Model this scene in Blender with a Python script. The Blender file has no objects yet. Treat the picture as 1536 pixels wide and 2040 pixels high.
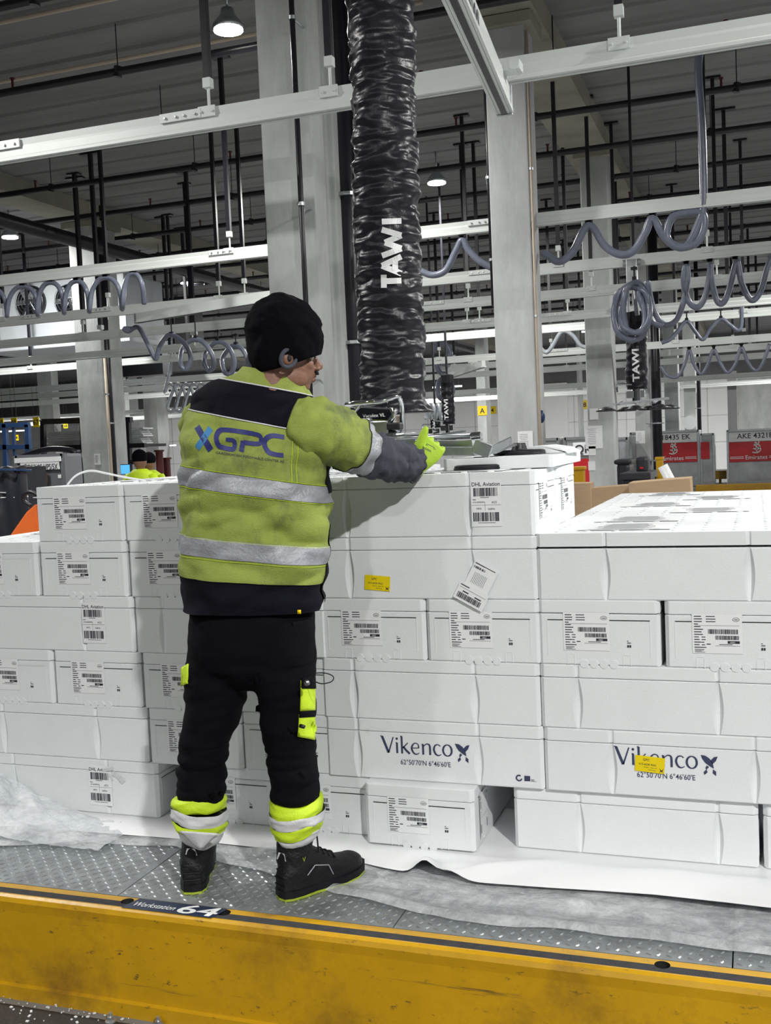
import bpy, bmesh, math, random
import numpy as np
from mathutils import Vector, Matrix, noise
from mathutils.bvhtree import BVHTree
random.seed(7)
SC = bpy.context.scene
COL = SC.collection
PI = math.pi

# ---------------------------------------------------------------- camera
CF, CYAW, CPIT, CROLL, CH = 2098.0, 0.3396, 0.0637, -0.0440, 1.42
def cam_axes():
    cy, sy = math.cos(CYAW), math.sin(CYAW)
    fwd = Vector((-sy*math.cos(CPIT), cy*math.cos(CPIT), -math.sin(CPIT)))
    r = Vector((cy, sy, 0)); u = r.cross(fwd)
    c, s = math.cos(CROLL), math.sin(CROLL)
    return c*r + s*u, -s*r + c*u, fwd
AX = cam_axes()
cam = bpy.data.objects.new('camera', bpy.data.cameras.new('camera')); COL.objects.link(cam)
cam.matrix_world = Matrix(((AX[0].x, AX[1].x, -AX[2].x, 0), (AX[0].y, AX[1].y, -AX[2].y, 0), (AX[0].z, AX[1].z, -AX[2].z, CH), (0, 0, 0, 1)))
cam.data.sensor_fit = 'HORIZONTAL'; cam.data.sensor_width = 36; cam.data.lens = CF/1536*36
cam.data.clip_end = 300; cam.data.clip_start = 0.05
SC.camera = cam
EYE = Vector((0, 0, CH))
def ray(x, y): return AX[0]*((x-768)/CF) - AX[1]*((y-1020)/CF) + AX[2]
def at(x, y, Y): d = ray(x, y); return EYE + d*(Y/d.y)
def atz(x, y, Z): d = ray(x, y); return EYE + d*((Z-CH)/d.z)

# ---------------------------------------------------------------- world, exposure, lamps
SC.view_settings.view_transform = 'Standard'; SC.view_settings.look = 'None'
SC.view_settings.exposure = 0.0; SC.view_settings.gamma = 1; SC.view_settings.use_curve_mapping = False
W = bpy.data.worlds.new('world'); SC.world = W; W.use_nodes = True
W.node_tree.nodes['Background'].inputs[0].default_value = (0.80, 0.88, 1.0, 1)
W.node_tree.nodes['Background'].inputs[1].default_value = 0.30
FLOOR = -0.345; BH, BASE = .2135, .033
# x, y, z, watts : hall lamps (the first ones hang beside and behind the photographer; the weakest and the farthest behind are unseen fill, added to lighten shadows)
LAMPS = [(3.2, -2.1, 5.2, 800), (-4.5, -2.6, 5.3, 120), (3.4, 5.6, 5.3, 480), (-1.0, -5.5, 5.3, 240),
         (-6.6, 3.6, 5.2, 330), (2.5, 14, 5.3, 380), (-9, 28, 5.3, 700), (3, 29, 5.3, 900), (-22, 27, 5.3, 900), (-6, 40, 5.3, 1000), (6, 42, 5.3, 1000), (-24, 42, 5.3, 1000)]
SEEN_LAMPS = [(455, 62, 5.25, 200), (870, 366, 5.25, 260), (20, 474, 5.25, 260), (372, 565, 5.25, 300)]

# ---------------------------------------------------------------- materials
MAT = {}
def mat(name, col, rough=0.6, metal=0.0, bump=0.0, bscale=40, var=0.0, vscale=3, var2=None, spec=0.5, emit=None, alpha=None, trans=0.0, stretch=(1, 1, 1), sheen=0, coat=0, obj=True):
    m = bpy.data.materials.new(name); m.use_nodes = True; nt = m.node_tree; b = nt.nodes['Principled BSDF']
    b.inputs['Base Color'].default_value = (*col, 1); b.inputs['Roughness'].default_value = rough; b.inputs['Metallic'].default_value = metal
    b.inputs['Specular IOR Level'].default_value = spec
    if sheen: b.inputs['Sheen Weight'].default_value = sheen
    if coat: b.inputs['Coat Weight'].default_value = coat
    if trans: b.inputs['Transmission Weight'].default_value = trans
    if alpha is not None: b.inputs['Alpha'].default_value = alpha
    if emit: b.inputs['Emission Color'].default_value = (*emit[:3], 1); b.inputs['Emission Strength'].default_value = emit[3]
    tc = nt.nodes.new('ShaderNodeTexCoord'); mp = nt.nodes.new('ShaderNodeMapping'); mp.inputs['Scale'].default_value = stretch
    nt.links.new(tc.outputs['Object'], mp.inputs['Vector'])
    if var:
        n = nt.nodes.new('ShaderNodeTexNoise'); n.inputs['Scale'].default_value = vscale; n.inputs['Detail'].default_value = 7; n.inputs['Roughness'].default_value = 0.65
        nt.links.new(mp.outputs[0], n.inputs['Vector'])
        r = nt.nodes.new('ShaderNodeValToRGB'); r.color_ramp.elements[0].position = 0.35; r.color_ramp.elements[1].position = 0.65
        c2 = var2 or tuple(max(0, c*(1-var)) for c in col)
        r.color_ramp.elements[0].color = (*c2, 1); r.color_ramp.elements[1].color = (*col, 1)
        nt.links.new(n.outputs['Fac'], r.inputs[0]); nt.links.new(r.outputs[0], b.inputs['Base Color'])
    if bump:
        n = nt.nodes.new('ShaderNodeTexNoise'); n.inputs['Scale'].default_value = bscale; n.inputs['Detail'].default_value = 5
        nt.links.new(mp.outputs[0], n.inputs['Vector'])
        bp = nt.nodes.new('ShaderNodeBump'); bp.inputs['Strength'].default_value = bump; bp.inputs['Distance'].default_value = 0.01
        nt.links.new(n.outputs['Fac'], bp.inputs['Height']); nt.links.new(bp.outputs[0], b.inputs['Normal'])
    MAT[name] = m
    return m
def add_spots(m, col, scale, lo, hi, stretch=(1, 1, 1), detail=8, coord='Object'):
    """Worn marks of another colour, laid over whatever feeds the base colour."""
    nt = m.node_tree; b = nt.nodes['Principled BSDF']
    tc = nt.nodes.new('ShaderNodeTexCoord'); mp = nt.nodes.new('ShaderNodeMapping'); mp.inputs['Scale'].default_value = stretch
    n = nt.nodes.new('ShaderNodeTexNoise'); n.inputs['Scale'].default_value = scale; n.inputs['Detail'].default_value = detail; n.inputs['Roughness'].default_value = 0.7
    r = nt.nodes.new('ShaderNodeValToRGB'); r.color_ramp.elements[0].position = lo; r.color_ramp.elements[1].position = hi
    r.color_ramp.elements[0].color = (0, 0, 0, 1); r.color_ramp.elements[1].color = (1, 1, 1, 1)
    mx = nt.nodes.new('ShaderNodeMix'); mx.data_type = 'RGBA'
    nt.links.new(tc.outputs[coord], mp.inputs[0]); nt.links.new(mp.outputs[0], n.inputs['Vector']); nt.links.new(n.outputs['Fac'], r.inputs[0]); nt.links.new(r.outputs[0], mx.inputs['Factor'])
    src = b.inputs['Base Color']
    if src.is_linked: nt.links.new(src.links[0].from_socket, mx.inputs[6])
    else: mx.inputs[6].default_value = src.default_value
    mx.inputs[7].default_value = (*col, 1)
    nt.links.new(mx.outputs[2], b.inputs['Base Color'])
M = mat
M('foam', (0.74, 0.77, 0.785), 0.62, bump=0.10, bscale=160, var=0.04, vscale=5)
add_spots(MAT['foam'], (0.45, 0.44, 0.43), 9, 0.73, 0.80, (1, 1, 2.4))
M('paper', (0.79, 0.81, 0.825), 0.5, var=0.03, vscale=30)
M('ink', (0.02, 0.02, 0.035), 0.55, bump=0.02)
M('grey_ink', (0.28, 0.28, 0.30), 0.6, bump=0.02)
M('navy_ink', (0.035, 0.045, 0.10), 0.55, bump=0.02)
M('yellow_paper', (0.80, 0.62, 0.0), 0.45, var=0.05, vscale=20)
M('concrete', (0.52, 0.54, 0.54), 0.85, bump=0.3, bscale=25, var=0.32, vscale=2.2, stretch=(1, 1, 0.35))
add_spots(MAT['concrete'], (0.16, 0.16, 0.16), 34, 0.70, 0.74, (1, 1, 1))
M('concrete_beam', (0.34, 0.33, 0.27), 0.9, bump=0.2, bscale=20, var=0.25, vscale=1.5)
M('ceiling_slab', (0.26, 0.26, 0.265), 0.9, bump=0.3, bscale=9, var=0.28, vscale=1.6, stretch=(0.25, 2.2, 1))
M('black_steel', (0.012, 0.012, 0.018), 0.35, bump=0.05, var=0.3, vscale=8)
M('white_rail', (0.66, 0.70, 0.68), 0.38, bump=0.04, var=0.05, vscale=4, stretch=(0.3, 1, 1))
M('galvanised', (0.55, 0.58, 0.60), 0.35, 0.8, bump=0.1, bscale=30, var=0.2, vscale=14)
M('chrome', (0.78, 0.80, 0.82), 0.09, 1.0, bump=0.02, bscale=60, var=0.05, vscale=30)
M('satin_steel', (0.50, 0.53, 0.56), 0.28, 0.95, bump=0.04, bscale=80, var=0.15, vscale=20)
M('deck_steel', (0.36, 0.385, 0.40), 0.42, 0.5, bump=0.25, bscale=60, var=0.35, vscale=12)
M('deck_lozenge', (0.62, 0.65, 0.67), 0.25, 0.75, bump=0.1, bscale=90, var=0.25, vscale=40)
M('safety_yellow', (0.58, 0.32, 0.004), 0.38, bump=0.12, bscale=30, var=0.14, vscale=6, coat=0.2)
add_spots(MAT['safety_yellow'], (0.07, 0.045, 0.02), 42, 0.61, 0.70, (0.5, 1, 1))
add_spots(MAT['safety_yellow'], (0.10, 0.06, 0.02), 7, 0.62, 0.69, (0.16, 1, 3.2))
add_spots(MAT['safety_yellow'], (0.26, 0.135, 0.01), 3, 0.50, 0.72, (1, 1, 1))
M('grip_strip', (0.035, 0.035, 0.04), 0.8, bump=0.5, bscale=220, var=0.5, vscale=30, var2=(0.02, 0.02, 0.024))
M('sticker_navy', (0.02, 0.03, 0.065), 0.35, bump=0.02, var=0.1, vscale=20)
M('white_vinyl', (0.80, 0.82, 0.83), 0.4, bump=0.02, var=0.06, vscale=30)
M('hose_fabric', (0.012, 0.012, 0.018), 0.36, bump=0.12, bscale=120, var=0.2, vscale=30, spec=0.35)
M('hivis', (0.30, 0.37, 0.068), 0.8, bump=0.35, bscale=260, var=0.25, vscale=7)
add_spots(MAT['hivis'], (0.075, 0.095, 0.05), 5.5, 0.56, 0.74, (1, 1, 0.55))
M('hivis_clean', (0.58, 0.80, 0.02), 0.6, bump=0.2, bscale=200, var=0.08, vscale=12)
M('glove_green', (0.40, 0.62, 0.03), 0.6, bump=0.3, bscale=300, var=0.08, vscale=30)
M('reflective', (0.36, 0.37, 0.41), 0.45, 0.15, bump=0.3, bscale=120, var=0.25, vscale=22)
M('reflective_white', (0.66, 0.67, 0.70), 0.4, 0.05, bump=0.15, bscale=120, var=0.1, vscale=22)
M('navy_fabric', (0.006, 0.006, 0.012), 0.9, bump=0.3, bscale=240, var=0.25, vscale=9, spec=0.15)
M('trouser_fabric', (0.0035, 0.0035, 0.006), 0.9, bump=0.25, bscale=260, var=0.3, vscale=7, spec=0.12)
M('sweat_grey', (0.065, 0.07, 0.092), 0.85, bump=0.35, bscale=260, var=0.25, vscale=14, spec=0.3)
M('knit_black', (0.0025, 0.0025, 0.0045), 0.95, bump=0.25, bscale=260, var=0.3, vscale=20, spec=0.1)
M('logo_navy', (0.022, 0.028, 0.16), 0.6, bump=0.05); M('logo_blue', (0.05, 0.22, 0.46), 0.6, bump=0.05)
M('skin', (0.24, 0.115, 0.075), 0.5, bump=0.15, bscale=140, var=0.14, vscale=22)
M('lips', (0.22, 0.08, 0.07), 0.45, bump=0.1); M('hair', (0.006, 0.005, 0.005), 0.7, bump=0.3)
M('eye_white', (0.6, 0.58, 0.55), 0.2, bump=0.01)
M('boot_leather', (0.006, 0.006, 0.008), 0.5, bump=0.35, bscale=120, var=0.4, vscale=16, spec=0.35)
M('boot_sole', (0.005, 0.005, 0.007), 0.55, bump=0.1, spec=.3); M('lime_rubber', (0.40, 0.50, 0.03), 0.6, bump=0.2, var=0.3, vscale=30)
M('white_sheet', (0.80, 0.81, 0.83), 0.35, bump=0.08, bscale=12, var=0.03, vscale=3)
M('cardboard', (0.43, 0.30, 0.18), 0.8, bump=0.15, bscale=60, var=0.1, vscale=6, stretch=(1, 1, 6))
M('air_hose', (0.17, 0.19, 0.25), 0.3, bump=0.1, bscale=50, var=0.2, vscale=9)
M('air_hose_pale', (0.42, 0.46, 0.50), 0.3, bump=0.1, bscale=50, var=0.2, vscale=9)
M('rubber_black', (0.010, 0.010, 0.014), 0.4, bump=0.15, bscale=60)
M('dark_floor', (0.025, 0.024, 0.025), 0.55, bump=0.3, bscale=30, var=0.4, vscale=9)
M('hall_floor', (0.22, 0.22, 0.22), 0.55, bump=0.1, bscale=5, var=0.2, vscale=1)
M('wall_panel', (0.82, 0.84, 0.85), 0.5, bump=0.05, var=0.04, vscale=0.5)
M('wall_dark', (0.16, 0.16, 0.165), 0.8, bump=0.1, var=0.25, vscale=0.6)
M('joint', (0.55, 0.57, 0.58), 0.7, bump=0.05)
M('blue_steel', (0.02, 0.05, 0.13), 0.4, bump=0.05, var=0.15, vscale=6)
M('alu_sheet', (0.42, 0.44, 0.46), 0.42, 0.55, bump=0.35, bscale=6, var=0.3, vscale=3)
M('uld_grey', (0.17, 0.18, 0.20), 0.5, 0.2, bump=0.15, bscale=5, var=0.2, vscale=2)
M('red_vinyl', (0.55, 0.012, 0.02), 0.4, bump=0.05, var=0.08, vscale=5)
M('ups_brown', (0.10, 0.05, 0.02), 0.5, bump=0.03); M('ups_gold', (0.55, 0.36, 0.16), 0.5, bump=0.03)
M('sign_yellow', (0.85, 0.62, 0.0), 0.45, bump=0.02, var=0.04)
M('orange_tarp', (0.75, 0.14, 0.02), 0.5, bump=0.2, bscale=8, var=0.1)
M('dark_plastic', (0.02, 0.022, 0.03), 0.4, bump=0.05, var=0.2)
M('conduit', (0.50, 0.42, 0.33), 0.6, bump=0.05, var=0.1)
M('red_paint', (0.09, 0.012, 0.012), 0.5, bump=0.05)
M('screen', (0.02, 0.05, 0.08), 0.3, bump=0.01, emit=(0.10, 0.45, 0.8, 1.2))
M('lamp_glow', (1, 1, 1), 0.5, bump=0.01, emit=(1, 0.97, 0.88, 55))
M('tube_glow', (1, 1, 1), 0.5, bump=0.01, emit=(0.95, 0.98, 1.0, 3))
M('cooler_white', (0.62, 0.66, 0.70), 0.45, bump=0.05, var=0.08, vscale=3)
def film_material():
    m = bpy.data.materials.new('clear_film'); m.use_nodes = True; nt = m.node_tree; nt.nodes.clear()
    out = nt.nodes.new('ShaderNodeOutputMaterial'); tr = nt.nodes.new('ShaderNodeBsdfTransparent'); tr.inputs[0].default_value = (0.93, 0.95, 0.96, 1)
    pb = nt.nodes.new('ShaderNodeBsdfPrincipled'); pb.inputs['Base Color'].default_value = (0.90, 0.93, 0.96, 1); pb.inputs['Roughness'].default_value = 0.14
    mx = nt.nodes.new('ShaderNodeMixShader'); n = nt.nodes.new('ShaderNodeTexNoise'); n.inputs['Scale'].default_value = 11; n.inputs['Detail'].default_value = 9; n.inputs['Roughness'].default_value = 0.7; n.inputs['Distortion'].default_value = 0.3
    tc = nt.nodes.new('ShaderNodeTexCoord'); nt.links.new(tc.outputs['Object'], n.inputs['Vector'])
    mr = nt.nodes.new('ShaderNodeMapRange'); mr.inputs[1].default_value = 0.35; mr.inputs[2].default_value = 0.7; mr.inputs[3].default_value = 0.32; mr.inputs[4].default_value = 0.82
    bp = nt.nodes.new('ShaderNodeBump'); bp.inputs['Strength'].default_value = 0.8; bp.inputs['Distance'].default_value = 0.03
    nt.links.new(n.outputs['Fac'], bp.inputs['Height']); nt.links.new(bp.outputs[0], pb.inputs['Normal'])
    nt.links.new(n.outputs['Fac'], mr.inputs[0]); nt.links.new(mr.outputs[0], mx.inputs[0])
    nt.links.new(tr.outputs[0], mx.inputs[1]); nt.links.new(pb.outputs[0], mx.inputs[2]); nt.links.new(mx.outputs[0], out.inputs[0])
    MAT['clear_film'] = m
film_material()

# ---------------------------------------------------------------- mesh builder
class MB:
    def __init__(s): s.v = []; s.f = []; s.m = []
    def add(s, vs, fs, mi=0):
        k = len(s.v); s.v += [tuple(v) for v in vs]; s.f += [tuple(i+k for i in f) for f in fs]; s.m += [mi]*len(fs); return s
    def box(s, c, d, mi=0, rz=0, rx=0, ry=0):
        R = Matrix.Rotation(rz, 3, 'Z') @ Matrix.Rotation(ry, 3, 'Y') @ Matrix.Rotation(rx, 3, 'X'); c = Vector(c)
        vs = [c + R @ Vector((x*d[0]/2, y*d[1]/2, z*d[2]/2)) for x in (-1, 1) for y in (-1, 1) for z in (-1, 1)]
        return s.add(vs, [(0, 1, 3, 2), (4, 6, 7, 5), (0, 4, 5, 1), (2, 3, 7, 6), (0, 2, 6, 4), (1, 5, 7, 3)], mi)
    def bar(s, a, b, w, h, mi=0):
        a = Vector(a); b = Vector(b); d = (b-a).normalized(); up = Vector((0, 0, 1)) if abs(d.z) < .95 else Vector((0, 1, 0))
        x = d.cross(up).normalized()*w/2; y = x.cross(d).normalized()*h/2
        return s.add([p+i*x+j*y for p in (a, b) for i, j in ((-1, -1), (1, -1), (1, 1), (-1, 1))], [(3, 2, 1, 0), (4, 5, 6, 7), (0, 1, 5, 4), (1, 2, 6, 5), (2, 3, 7, 6), (3, 0, 4, 7)], mi)
    def tube(s, pts, r, n=10, mi=0, cap=True, sq=1.0):
        pts = [Vector(p) for p in pts]; k = len(pts); rs = r if hasattr(r, '__len__') else [r]*k
        rings = []; x = None
        for i, p in enumerate(pts):
            d = (pts[min(i+1, k-1)] - pts[max(i-1, 0)])
            d = d.normalized() if d.length > 1e-9 else Vector((0, 0, 1))
            if x is None: x = d.cross(Vector((0, 0, 1)) if abs(d.z) < .9 else Vector((0, 1, 0))).normalized()
            else: x = (x - d*x.dot(d)).normalized()
            y = d.cross(x)
            rings.append([p + (x*math.cos(2*PI*j/n) + y*math.sin(2*PI*j/n)*sq)*rs[i] for j in range(n)])
        return s.loft(rings, mi, cap)
    def loft(s, rings, mi=0, cap=True, closed=True):
        n = len(rings[0]); vs = [v for r in rings for v in r]; fs = []
        for i in range(len(rings)-1):
            for j in range(n if closed else n-1):
                a = i*n+j; b = i*n+(j+1) % n; fs.append((a, b, b+n, a+n))
        if cap and closed: fs += [tuple(range(n-1, -1, -1)), tuple(range((len(rings)-1)*n, len(rings)*n))]
        return s.add(vs, fs, mi)
    def ell(s, c, r, n=20, mi=0, R=None):
        c = Vector(c); R = R or Matrix.Identity(3); rings = []
        for i in range(1, n//2):
            t = PI*i/(n//2); rings.append([c + R @ Vector((r[0]*math.sin(t)*math.cos(2*PI*j/n), r[1]*math.sin(t)*math.sin(2*PI*j/n), -r[2]*math.cos(t))) for j in range(n)])
        k = len(s.v); s.loft(rings, mi, cap=False)
        a = len(s.v); s.v += [tuple(c + R @ Vector((0, 0, -r[2]))), tuple(c + R @ Vector((0, 0, r[2])))]
        L = k + (len(rings)-1)*n
        for j in range(n): s.f += [(a, k+(j+1) % n, k+j), (a+1, L+j, L+(j+1) % n)]; s.m += [mi, mi]
        return s
    def prism(s, poly, a, b, mi=0, axis='z'):
        n = len(poly)
        def P(u, v, t): return {'z': (u, v, t), 'y': (u, t, v), 'x': (t, u, v)}[axis]
        return s.add([P(u, v, a) for u, v in poly] + [P(u, v, b) for u, v in poly], [tuple(range(n-1, -1, -1)), tuple(range(n, 2*n))] + [(i, (i+1) % n, (i+1) % n+n, i+n) for i in range(n)], mi)
    def disc(s, c, r, h, n=28, mi=0): return s.tube([Vector(c), Vector(c)+Vector((0, 0, h))], r, n, mi)
    def grid(s, P, nu, nv, mi=0):
        k = len(s.v)
        return s.add([P(i/nu, j/nv) for j in range(nv+1) for i in range(nu+1)], [(j*(nu+1)+i, j*(nu+1)+i+1, (j+1)*(nu+1)+i+1, (j+1)*(nu+1)+i) for j in range(nv) for i in range(nu)], mi)
    def flat(s, polys, fn, mi=0):
        for p in polys: s.add([fn(*q) for q in p], [tuple(range(len(p)))], mi)
        return s
    def build(s, name, mats, parent=None, smooth=False, bev=0, **k):
        me = bpy.data.meshes.new(name); me.from_pydata([tuple(v) for v in s.v], [], s.f)
        mats = [mats] if isinstance(mats, str) else mats
        for m in mats: me.materials.append(MAT[m])
        me.polygons.foreach_set('material_index', s.m)
        if smooth: me.polygons.foreach_set('use_smooth', [True]*len(s.f))
        bm = bmesh.new(); bm.from_mesh(me)
        if bev: bmesh.ops.remove_doubles(bm, verts=bm.verts, dist=1e-6)
        bmesh.ops.recalc_face_normals(bm, faces=bm.faces)
        if bev:
            es = [e for e in bm.edges if len(e.link_faces) == 2 and e.calc_face_angle(0) > 0.6]
            bmesh.ops.bevel(bm, geom=es, offset=bev, segments=2, profile=0.6, affect='EDGES')
        bm.to_mesh(me); bm.free()
        return link(name, me, parent)
def link(name, me, parent=None):
    o = bpy.data.objects.new(name, me); COL.objects.link(o)
    if parent is not None:
        o.parent = parent; o.matrix_parent_inverse = parent.matrix_basis.inverted()
    return o
def tag(o, label, cat, group=None, kind=None):
    o['label'] = label; o['category'] = cat
    if group: o['group'] = group
    if kind: o['kind'] = kind
    return o
def thing(name, loc, label, cat, group=None):
    o = bpy.data.objects.new(name, None); COL.objects.link(o); o.location = loc; o.empty_display_size = 0.1
    return tag(o, label, cat, group)
def struct(o): o['kind'] = 'structure'; return o
def crom(pts, k=6):
    pts = [Vector(p) for p in pts]; out = []
    for i in range(len(pts)-1):
        p0, p1, p2, p3 = pts[max(i-1, 0)], pts[i], pts[i+1], pts[min(i+2, len(pts)-1)]
        for j in range(k):
            t = j/k; out.append(0.5*((2*p1)+(-p0+p2)*t+(2*p0-5*p1+4*p2-p3)*t*t+(-p0+3*p1-3*p2+p3)*t**3))
    return out+[pts[-1]]
def ribbon(pts, w, k=5, curve=True):
    """2D stroke with width(s) -> list of quads"""
    ws = w if hasattr(w, '__len__') else [w]*len(pts)
    P3 = [Vector((p[0], p[1], ws[i])) for i, p in enumerate(pts)]
    P3 = crom(P3, k) if curve else [P3[i].lerp(P3[i+1], j/k) for i in range(len(P3)-1) for j in range(k)]+[P3[-1]]
    L = []; R = []
    for i, p in enumerate(P3):
        d = P3[min(i+1, len(P3)-1)]-P3[max(i-1, 0)]; n = Vector((-d.y, d.x)); n = n.normalized() if n.length > 0 else n
        L.append((p.x+n.x*p.z/2, p.y+n.y*p.z/2)); R.append((p.x-n.x*p.z/2, p.y-n.y*p.z/2))
    return [(L[i], L[i+1], R[i+1], R[i]) for i in range(len(L)-1)]
_tc = {}
def text2d(body, size=1.0, bold=0.0, width=None):
    """Default-font text as 2D polygons, left-bottom at origin."""
    key = (body, bold)
    if key not in _tc:
        cu = bpy.data.curves.new('t', 'FONT'); cu.body = body; cu.size = 1; cu.resolution_u = 3; cu.offset = bold
        ob = bpy.data.objects.new('t', cu); COL.objects.link(ob)
        dg = bpy.context.evaluated_depsgraph_get(); me = ob.evaluated_get(dg).to_mesh()
        _tc[key] = [[(me.vertices[i].co.x, me.vertices[i].co.y) for i in p.vertices] for p in me.polygons]
        ob.evaluated_get(dg).to_mesh_clear(); bpy.data.objects.remove(ob); bpy.data.curves.remove(cu)
    ps = _tc[key]; x0 = min(q[0] for p in ps for q in p); x1 = max(q[0] for p in ps for q in p)
    sx = size if width is None else width/(x1-x0)
    return [[((q[0]-x0)*sx, q[1]*size) for q in p] for p in ps]
def rect(x, y, w, h): return [(x, y), (x+w, y), (x+w, y+h), (x, y+h)]
def shift(ps, dx, dy): return [[(q[0]+dx, q[1]+dy) for q in p] for p in ps]
def n3(p, s=1.0, o=0.0): return noise.noise(Vector((p[0]*s+o, p[1]*s+o, p[2]*s)))
def evaluated(o):
    dg = bpy.context.evaluated_depsgraph_get(); return bpy.data.meshes.new_from_object(o.evaluated_get(dg))
def remeshed(mb, voxel, smooth=4):
    me = bpy.data.meshes.new('tmp'); me.from_pydata(mb.v, [], mb.f); bm = bmesh.new(); bm.from_mesh(me); bmesh.ops.recalc_face_normals(bm, faces=bm.faces); bm.to_mesh(me); bm.free()
    o = bpy.data.objects.new('tmp', me); COL.objects.link(o)
    r = o.modifiers.new('r', 'REMESH'); r.mode = 'VOXEL'; r.voxel_size = voxel
    if smooth: s = o.modifiers.new('s', 'SMOOTH'); s.iterations = smooth; s.factor = 0.5
    m2 = evaluated(o); bpy.data.objects.remove(o); m2.polygons.foreach_set('use_smooth', [True]*len(m2.polygons)); return m2
def setmats(me, mats):
    me.materials.clear()
    for m in mats: me.materials.append(MAT[m])
#==SETTING==
# ---------------------------------------------------------------- the hall
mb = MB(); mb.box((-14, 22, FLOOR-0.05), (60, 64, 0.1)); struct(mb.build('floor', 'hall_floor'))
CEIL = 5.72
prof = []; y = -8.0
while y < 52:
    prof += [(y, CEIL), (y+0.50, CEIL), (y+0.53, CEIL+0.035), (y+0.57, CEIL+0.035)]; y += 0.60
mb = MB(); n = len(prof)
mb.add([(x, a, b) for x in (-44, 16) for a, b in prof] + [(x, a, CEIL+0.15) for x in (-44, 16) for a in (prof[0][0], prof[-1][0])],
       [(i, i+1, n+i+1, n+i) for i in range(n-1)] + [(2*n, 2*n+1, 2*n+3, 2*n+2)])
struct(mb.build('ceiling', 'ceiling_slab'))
mb = MB(); mb.box((-14, 50, 1.7), (60, 0.2, 4.1)); mb.box((-14, 50, 4.75), (60, 0.2, 2.0), 1)
for k in range(50): mb.box((-44+k*1.2, 49.89, 1.7), (0.03, 0.02, 4.1), 2)
for z in (0.9, 2.1, 3.3): mb.box((-14, 49.89, z), (60, 0.02, 0.03), 2)
struct(mb.build('wall_back', ['wall_panel', 'wall_dark', 'joint']))
mb = MB(); mb.box((12, 22, 2.6), (0.2, 60, 6.2)); struct(mb.build('wall_right', ['wall_panel']))
mb = MB(); mb.box((-44, 22, 2.6), (0.2, 60, 6.2)); struct(mb.build('wall_left', ['wall_dark']))
mb = MB(); mb.box((-14, -9, 2.6), (60, 0.2, 6.2)); struct(mb.build('wall_front', ['wall_dark']))

def column(px0, px1, py, Y, depth, label, extra=None, steps=False, top=CEIL, name='concrete_column'):
    a = at(px0, py, Y); b = at(px1, py, Y); w = b.x-a.x; cx = (a.x+b.x)/2
    t = thing(name, (cx, Y+depth/2, FLOOR), label, 'column', 'concrete columns of the hall')
    mb = MB(); poly = [(a.x, Y), (b.x, Y), (b.x, Y+depth*.34), (b.x-.05, Y+depth*.36), (b.x-.05, Y+depth*.62), (b.x, Y+depth*.64), (b.x, Y+depth), (a.x, Y+depth)] if steps else [(a.x, Y), (b.x, Y), (b.x, Y+depth), (a.x, Y+depth)]
    mb.prism(poly, FLOOR, top); mb.build('shaft', 'concrete', t, bev=0.012)
    mb = MB(); mb.box((cx, Y+depth/2, top-.32), (w+.16, depth+.16, .1)); mb.build('corbel', 'concrete_beam', t)
    return t, a.x, b.x
c1, c1a, c1b = column(527, 628, 400, 6.98, 0.63, 'widest concrete column, right behind the worker with a black pipe down its face', steps=True)
c2, c2a, c2b = column(983, 1062, 600, 10.2, 0.42, 'tall concrete column right of the black hose with a beige conduit on its corner')
c3, c3a, c3b = column(1163, 1216, 600, 15.4, 0.45, 'concrete column with three paper sheets taped on, standing behind the cardboard')
c4, c4a, c4b = column(1266, 1296, 850, 20.5, 0.45, 'concrete column behind the small hanging lifter, black pipe at its right')
column(150, 203, 700, 15.6, 0.6, 'concrete column left of the worker, beside the coiled grey hoses')
column(80, 108, 850, 24, 0.3, 'concrete column far left behind the metal tray stack')
column(288, 314, 850, 26, 0.6, 'thin concrete column behind the two distant workers')
column(238, 256, 780, 33, 0.6, 'distant pale concrete column between the tray stack and the thin column')
column(952, 970, 850, 33, 0.6, 'distant concrete column carrying the yellow A sign')
column(1323, 1351, 780, 28, 0.6, 'distant concrete column left of the white wall strip on the right')
column(1362, 1386, 780, 30, 0.6, 'distant concrete column behind the silver container pair')
column(1150, 1156, 780, 36, 0.6, 'faintly seen concrete column behind the column with the taped papers')
# beams running into the depth over the column rows
for k, xx in enumerate((c2a+.2, at(176, 700, 15.6).x, at(94, 850, 24).x-3.2)):
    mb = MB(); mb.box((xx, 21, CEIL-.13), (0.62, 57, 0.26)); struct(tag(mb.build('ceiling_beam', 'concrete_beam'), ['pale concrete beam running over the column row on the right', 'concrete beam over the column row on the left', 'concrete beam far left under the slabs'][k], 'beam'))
# big dark duct pipe on the left running into the depth
xd = atz(270, 512, 4.9).x
mb = MB(); mb.tube([(xd, -4, 4.9), (xd, 46, 4.9)], 0.11, 14); tag(mb.build('ceiling_main_pipe', 'black_steel', smooth=True), 'thick black main pipe running diagonally into the distance on the left', 'pipe')
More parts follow.
